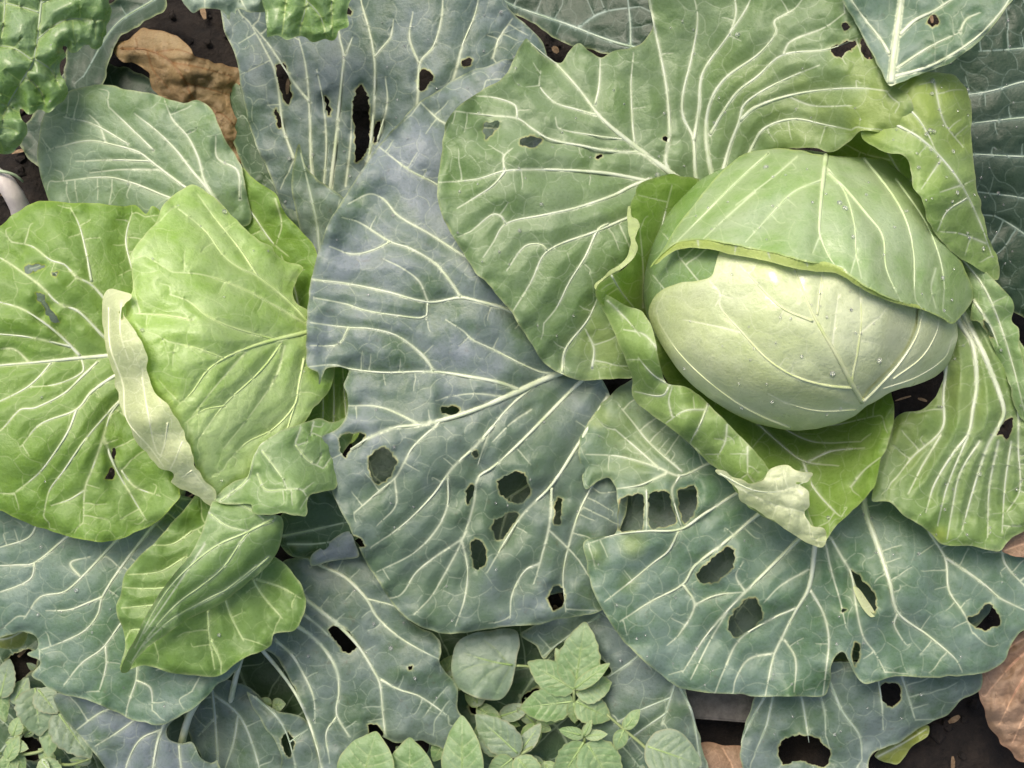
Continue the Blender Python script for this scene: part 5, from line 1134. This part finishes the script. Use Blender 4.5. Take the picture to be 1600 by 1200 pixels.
for a in [(55, 1075, 62, 1150, 66, 5.0, 5.0, M_WEED2), (60, 1078, 90, 1115, 40, 5.2, 5.2, M_WEED2), (88, 1110, 142, 1185, 62, 5.2, 5.0, M_WEED2), (84, 1100, 75, 1185, 40, 4.6, 4.6, M_WEED), (20, 1150, 30, 1120, 22, 4.2, 4.4, M_WEED), (10, 1160, 45, 1170, 22, 4.2, 4.2, M_WEED), (0, 1090, 15, 1030, 34, 4.8, 5.0, M_WEED2), (20, 1180, 5, 1215, 30, 4.0, 4.0, M_WEED), (60, 1190, 100, 1215, 34, 4.0, 4.0, M_WEED), (-10, 1050, 8, 1130, 30, 4.4, 4.4, M_WEED), (20, 1175, 40, 1205, 22, 3.8, 3.8, M_WEED), (20, 1100, 45, 1058, 30, 4.4, 4.8, M_WEED2), (10, 1190, 30, 1150, 20, 4.4, 4.4, M_WEED), (85, 1195, 60, 1170, 22, 3.6, 3.8, M_WEED)]:
    weed_leaf(W6_, *a[:5], a[5], a[6], a[7], nv=3, serr=0.1)
_rw = np.random.RandomState(23)
for k in range(26):
    x, y = _rw.uniform(-10, 150), _rw.uniform(1040, 1205)
    an = _rw.uniform(0, 6.28); ln = _rw.uniform(18, 40); zz = _rw.uniform(2.6, 4.0)
    weed_leaf(W6_, x, y, x + ln * math.cos(an), y + ln * math.sin(an), ln * _rw.uniform(0.4, 0.65), zz, zz + _rw.uniform(-0.5, 0.5), [M_WEED, M_WEED2, M_DARK][k % 3], nv=3, serr=0.08)
stalk('stem', W6_, [(88, 1108, 5.1), (82, 1130, 4.8), (70, 1170, 4), (30, 1180, 3.6), (10, 1185, 0)], 0.0009, 0.0013, M_STEM)
stalk('stem', W6_, [(142, 1185, 4.9), (110, 1195, 4), (60, 1190, 2), (50, 1195, 0)], 0.0008, 0.0013, M_STEM)
W9_ = single('weed', 660, 1110, 'toothed weed shoots crowding the dark gap below the blue leaf, bottom centre left', 'weed', 'weeds')
_rw = np.random.RandomState(11)
for (x, y) in [(700, 1090), (745, 1105), (780, 1120), (835, 1130), (700, 1150), (850, 1190), (980, 1190), (690, 1060), (1005, 1215), (660, 1195)]:
    for k in range(3):
        an = _rw.uniform(0, 6.28); ln = _rw.uniform(28, 52)
        weed_leaf(W9_, x, y, x + ln * math.cos(an), y + ln * math.sin(an), ln * _rw.uniform(0.45, 0.7), 4.2 + _rw.uniform(-0.4, 0.6), 4.2 + _rw.uniform(-0.6, 0.8), [M_WEED, M_WEED2][k % 2], serr=0.05, nv=3)
    stalk('stem', W9_, [(x, y, 4.2), (x + 3, y + 4, 2.2), (x + 4, y + 6, 0)], 0.0008, 0.0011, M_STEM)
W7_ = single('weed', 425, 1110, 'tiny pale seedling in the dark gap under the left cabbage', 'weed', 'weeds')
weed_leaf(W7_, 424, 1102, 402, 1094, 20, 4.0, 4.2, M_WEED, nv=2); weed_leaf(W7_, 424, 1102, 447, 1100, 20, 4.0, 4.2, M_WEED, nv=2)
stalk('stem', W7_, [(424, 1102, 3.9), (425, 1108, 2), (425, 1110, 0)], 0.0007, 0.0009, M_STEM)
# low leaves in the gap at the bottom, left of centre
leaf('outer_leaf', CL, [(285, 1090), (330, 1060), (390, 1075), (420, 1110), (440, 1150), (430, 1240), (300, 1240), (315, 1190), (300, 1160), (290, 1130)], [(290, 1095, 3.6), (400, 1080, 4.6), (430, 1200, 3), (310, 1230, 2.6)], M_GREY, [(6, 3, 330, 1060, 335, 1110, 340, 1180, 342, 1240), (5, 2, 335, 1085, 375, 1120, 400, 1180, 410, 1230), (4, 2, 338, 1120, 310, 1150), (4, 2, 372, 1118, 365, 1160, 352, 1200)], dens=26, vmat=VEIN_GREY, und=0.4)
leaf('outer_leaf', CL, [(385, 1080), (430, 1110), (470, 1120), (490, 1150), (500, 1240), (430, 1240), (440, 1180), (410, 1130)], [(390, 1085, 5), (470, 1125, 4.6), (495, 1230, 3.6), (430, 1220, 3.4)], M_GREY, [(5, 2, 395, 1085, 440, 1130, 460, 1190, 465, 1240), (4, 2, 452, 1160, 480, 1140)], [[(440, 1150), (452, 1142), (462, 1165), (452, 1185), (442, 1172)]], dens=26, vmat=VEIN_GREY)

# ------------------------------------------------------------------ board and pale stalk
def slab(name, pts, z, th, mat, label, cat):
    top = W([p[0] for p in pts], [p[1] for p in pts], [z] * len(pts))
    o3 = top.mean(0)
    n = len(pts)
    bot = top - np.array([0, 0, th])
    import bmesh
    bm = bmesh.new()
    vt = [bm.verts.new(p - o3) for p in top]; vb = [bm.verts.new(p - o3) for p in bot]
    bm.faces.new(vt); bm.faces.new(vb[::-1])
    for i in range(n):
        bm.faces.new((vt[i], vb[i], vb[(i + 1) % n], vt[(i + 1) % n]))
    bmesh.ops.recalc_face_normals(bm, faces=bm.faces)
    bmesh.ops.bevel(bm, geom=list(bm.edges), offset=0.0015, segments=2, affect='EDGES')
    me = bpy.data.meshes.new(name); bm.to_mesh(me); bm.free()
    me.materials.append(mat)
    o = bpy.data.objects.new(name, me); COL.objects.link(o); o.location = o3
    return tag(o, label, cat)


WOODG = simple_mat('weathered_board', (0.07, 0.065, 0.06), (0.16, 0.15, 0.14), 120, rough=0.8, bump=0.5)
slab('garden_board', [(1020, 1060), (1240, 1085), (1240, 1135), (1020, 1118)], 3.6, 0.02, WOODG, 'weathered grey board edging in the gap below the blue-green leaf', 'board')
PALE = simple_mat('pale_stalk', (0.42, 0.37, 0.36), (0.58, 0.54, 0.50), 90, rough=0.5, bump=0.5, bdist=0.0015)
PS = single('broken_stalk', 10, 300, 'thick pinkish white broken stalk beside the left cabbage, left edge', 'stalk')
_sp = W([-30, -8, 10, 22, 32, 36], [268, 274, 288, 306, 326, 340], [6.6, 7.0, 7.0, 6.6, 5.8, 5.2])
wtube('stalk', np.array([_sp[int(i)] * (1 - (i % 1)) + _sp[min(5, int(i) + 1)] * (i % 1) for i in np.linspace(0, 4.99, 16)]), 0.0062, 0.0072, PALE, PS, np.array(PS.location), 12)
stalk('torn_skin', PS, [(-20, 266, 7.5), (4, 268, 7.9), (24, 274, 7.6), (36, 284, 7.0)], 0.0014, 0.0008, VEIN_DIM)

# ------------------------------------------------------------------ clods and droplets
def clods():
    rng = np.random.RandomState(3)
    V, F = [], []
    for i in range(1800):
        x, y = rng.uniform(-0.42, 0.42), rng.uniform(-0.34, 0.36)
        r = rng.choice([0.002, 0.003, 0.005, 0.008], p=[.4, .35, .2, .05])
        zz = 0.012 * vnoise([x], [y], 0.11, 3)[0] + 0.008 * vnoise([x], [y], 0.045, 4)[0]
        b = len(V)
        for j, (th, m) in enumerate([(0, 1), (0.9, 5), (1.9, 5), (math.pi, 1)]):
            for k in range(m):
                ph = 2 * math.pi * k / m + j
                q = r * rng.uniform(0.7, 1.25)
                V.append((x + q * math.sin(th) * math.cos(ph), y + q * math.sin(th) * math.sin(ph), zz + r * 0.3 + q * 0.7 * math.cos(th)))
        for k in range(5):
            k2 = (k + 1) % 5
            F += [(b, b + 1 + k, b + 1 + k2), (b + 1 + k, b + 6 + k, b + 6 + k2, b + 1 + k2), (b + 6 + k, b + 11, b + 6 + k2)]
    o = new_mesh_obj('soil_crumbs', np.array(V), F, SOIL, smooth=False)
    tag(o, 'loose dark soil crumbs scattered between the plants', 'soil', None, 'stuff')
clods()


def droplets():
    m, nt, N, L = nodes_of('water')
    b = N.new('ShaderNodeBsdfPrincipled')
    b.inputs['Base Color'].default_value = (1, 1, 1, 1)
    b.inputs['Roughness'].default_value = 0.02
    b.inputs['IOR'].default_value = 1.33
    b.inputs['Transmission Weight'].default_value = 0.9
    o_ = N.new('ShaderNodeOutputMaterial'); L.new(b.outputs[0], o_.inputs[0])
    V, F = [], []
    n, mm = 10, 6
    for p, r in DROPS:
        b0 = len(V)
        for j in range(mm + 1):
            th = math.pi * j / mm
            for i in range(n):
                ph = 2 * math.pi * i / n
                V.append((p[0] + r * math.sin(th) * math.cos(ph), p[1] + r * math.sin(th) * math.sin(ph), p[2] + r * 0.35 + r * 0.65 * math.cos(th)))
        for j in range(mm):
            for i in range(n):
                F.append((b0 + j * n + i, b0 + (j + 1) * n + i, b0 + (j + 1) * n + (i + 1) % n, b0 + j * n + (i + 1) % n))
    o = new_mesh_obj('water_droplets', np.array(V), F, m)
    tag(o, 'tiny clear water droplets scattered over the cabbage leaves', 'water', None, 'stuff')
droplets()


def litter():
    """dry crumbs and bits of straw on the soil"""
    rng = np.random.RandomState(9)
    V, F = [], []
    for i in range(420):
        x, y = rng.uniform(-0.42, 0.42), rng.uniform(-0.34, 0.36)
        zz = 0.012 * vnoise([x], [y], 0.11, 3)[0] + 0.008 * vnoise([x], [y], 0.045, 4)[0] + 0.006
        an = rng.uniform(0, 6.28); ln = rng.uniform(0.003, 0.016); wd = rng.uniform(0.0006, 0.003)
        u = np.array([math.cos(an), math.sin(an), rng.uniform(-0.2, 0.3)]); v = np.array([-math.sin(an), math.cos(an), rng.uniform(-0.3, 0.3)])
        c = np.array([x, y, zz]); b = len(V)
        for k in range(4):
            q = k / 3 - 0.5
            w_ = wd * (1 - 1.2 * abs(q)); hz = np.array([0, 0, 0.25 * ln * (0.25 - q * q)])
            V += [c + u * ln * q + v * w_ + hz, c + u * ln * q - v * w_ + hz * 1.3]
        for k in range(3):
            F.append((b + 2 * k, b + 2 * k + 1, b + 2 * k + 3, b + 2 * k + 2))
    o = new_mesh_obj('leaf_litter', np.array(V), F, simple_mat('litter', (0.10, 0.06, 0.03), (0.28, 0.20, 0.12), 300, rough=0.8))
    tag(o, 'bits of dry straw and leaf crumbs strewn on the soil', 'litter', None, 'stuff')
litter()
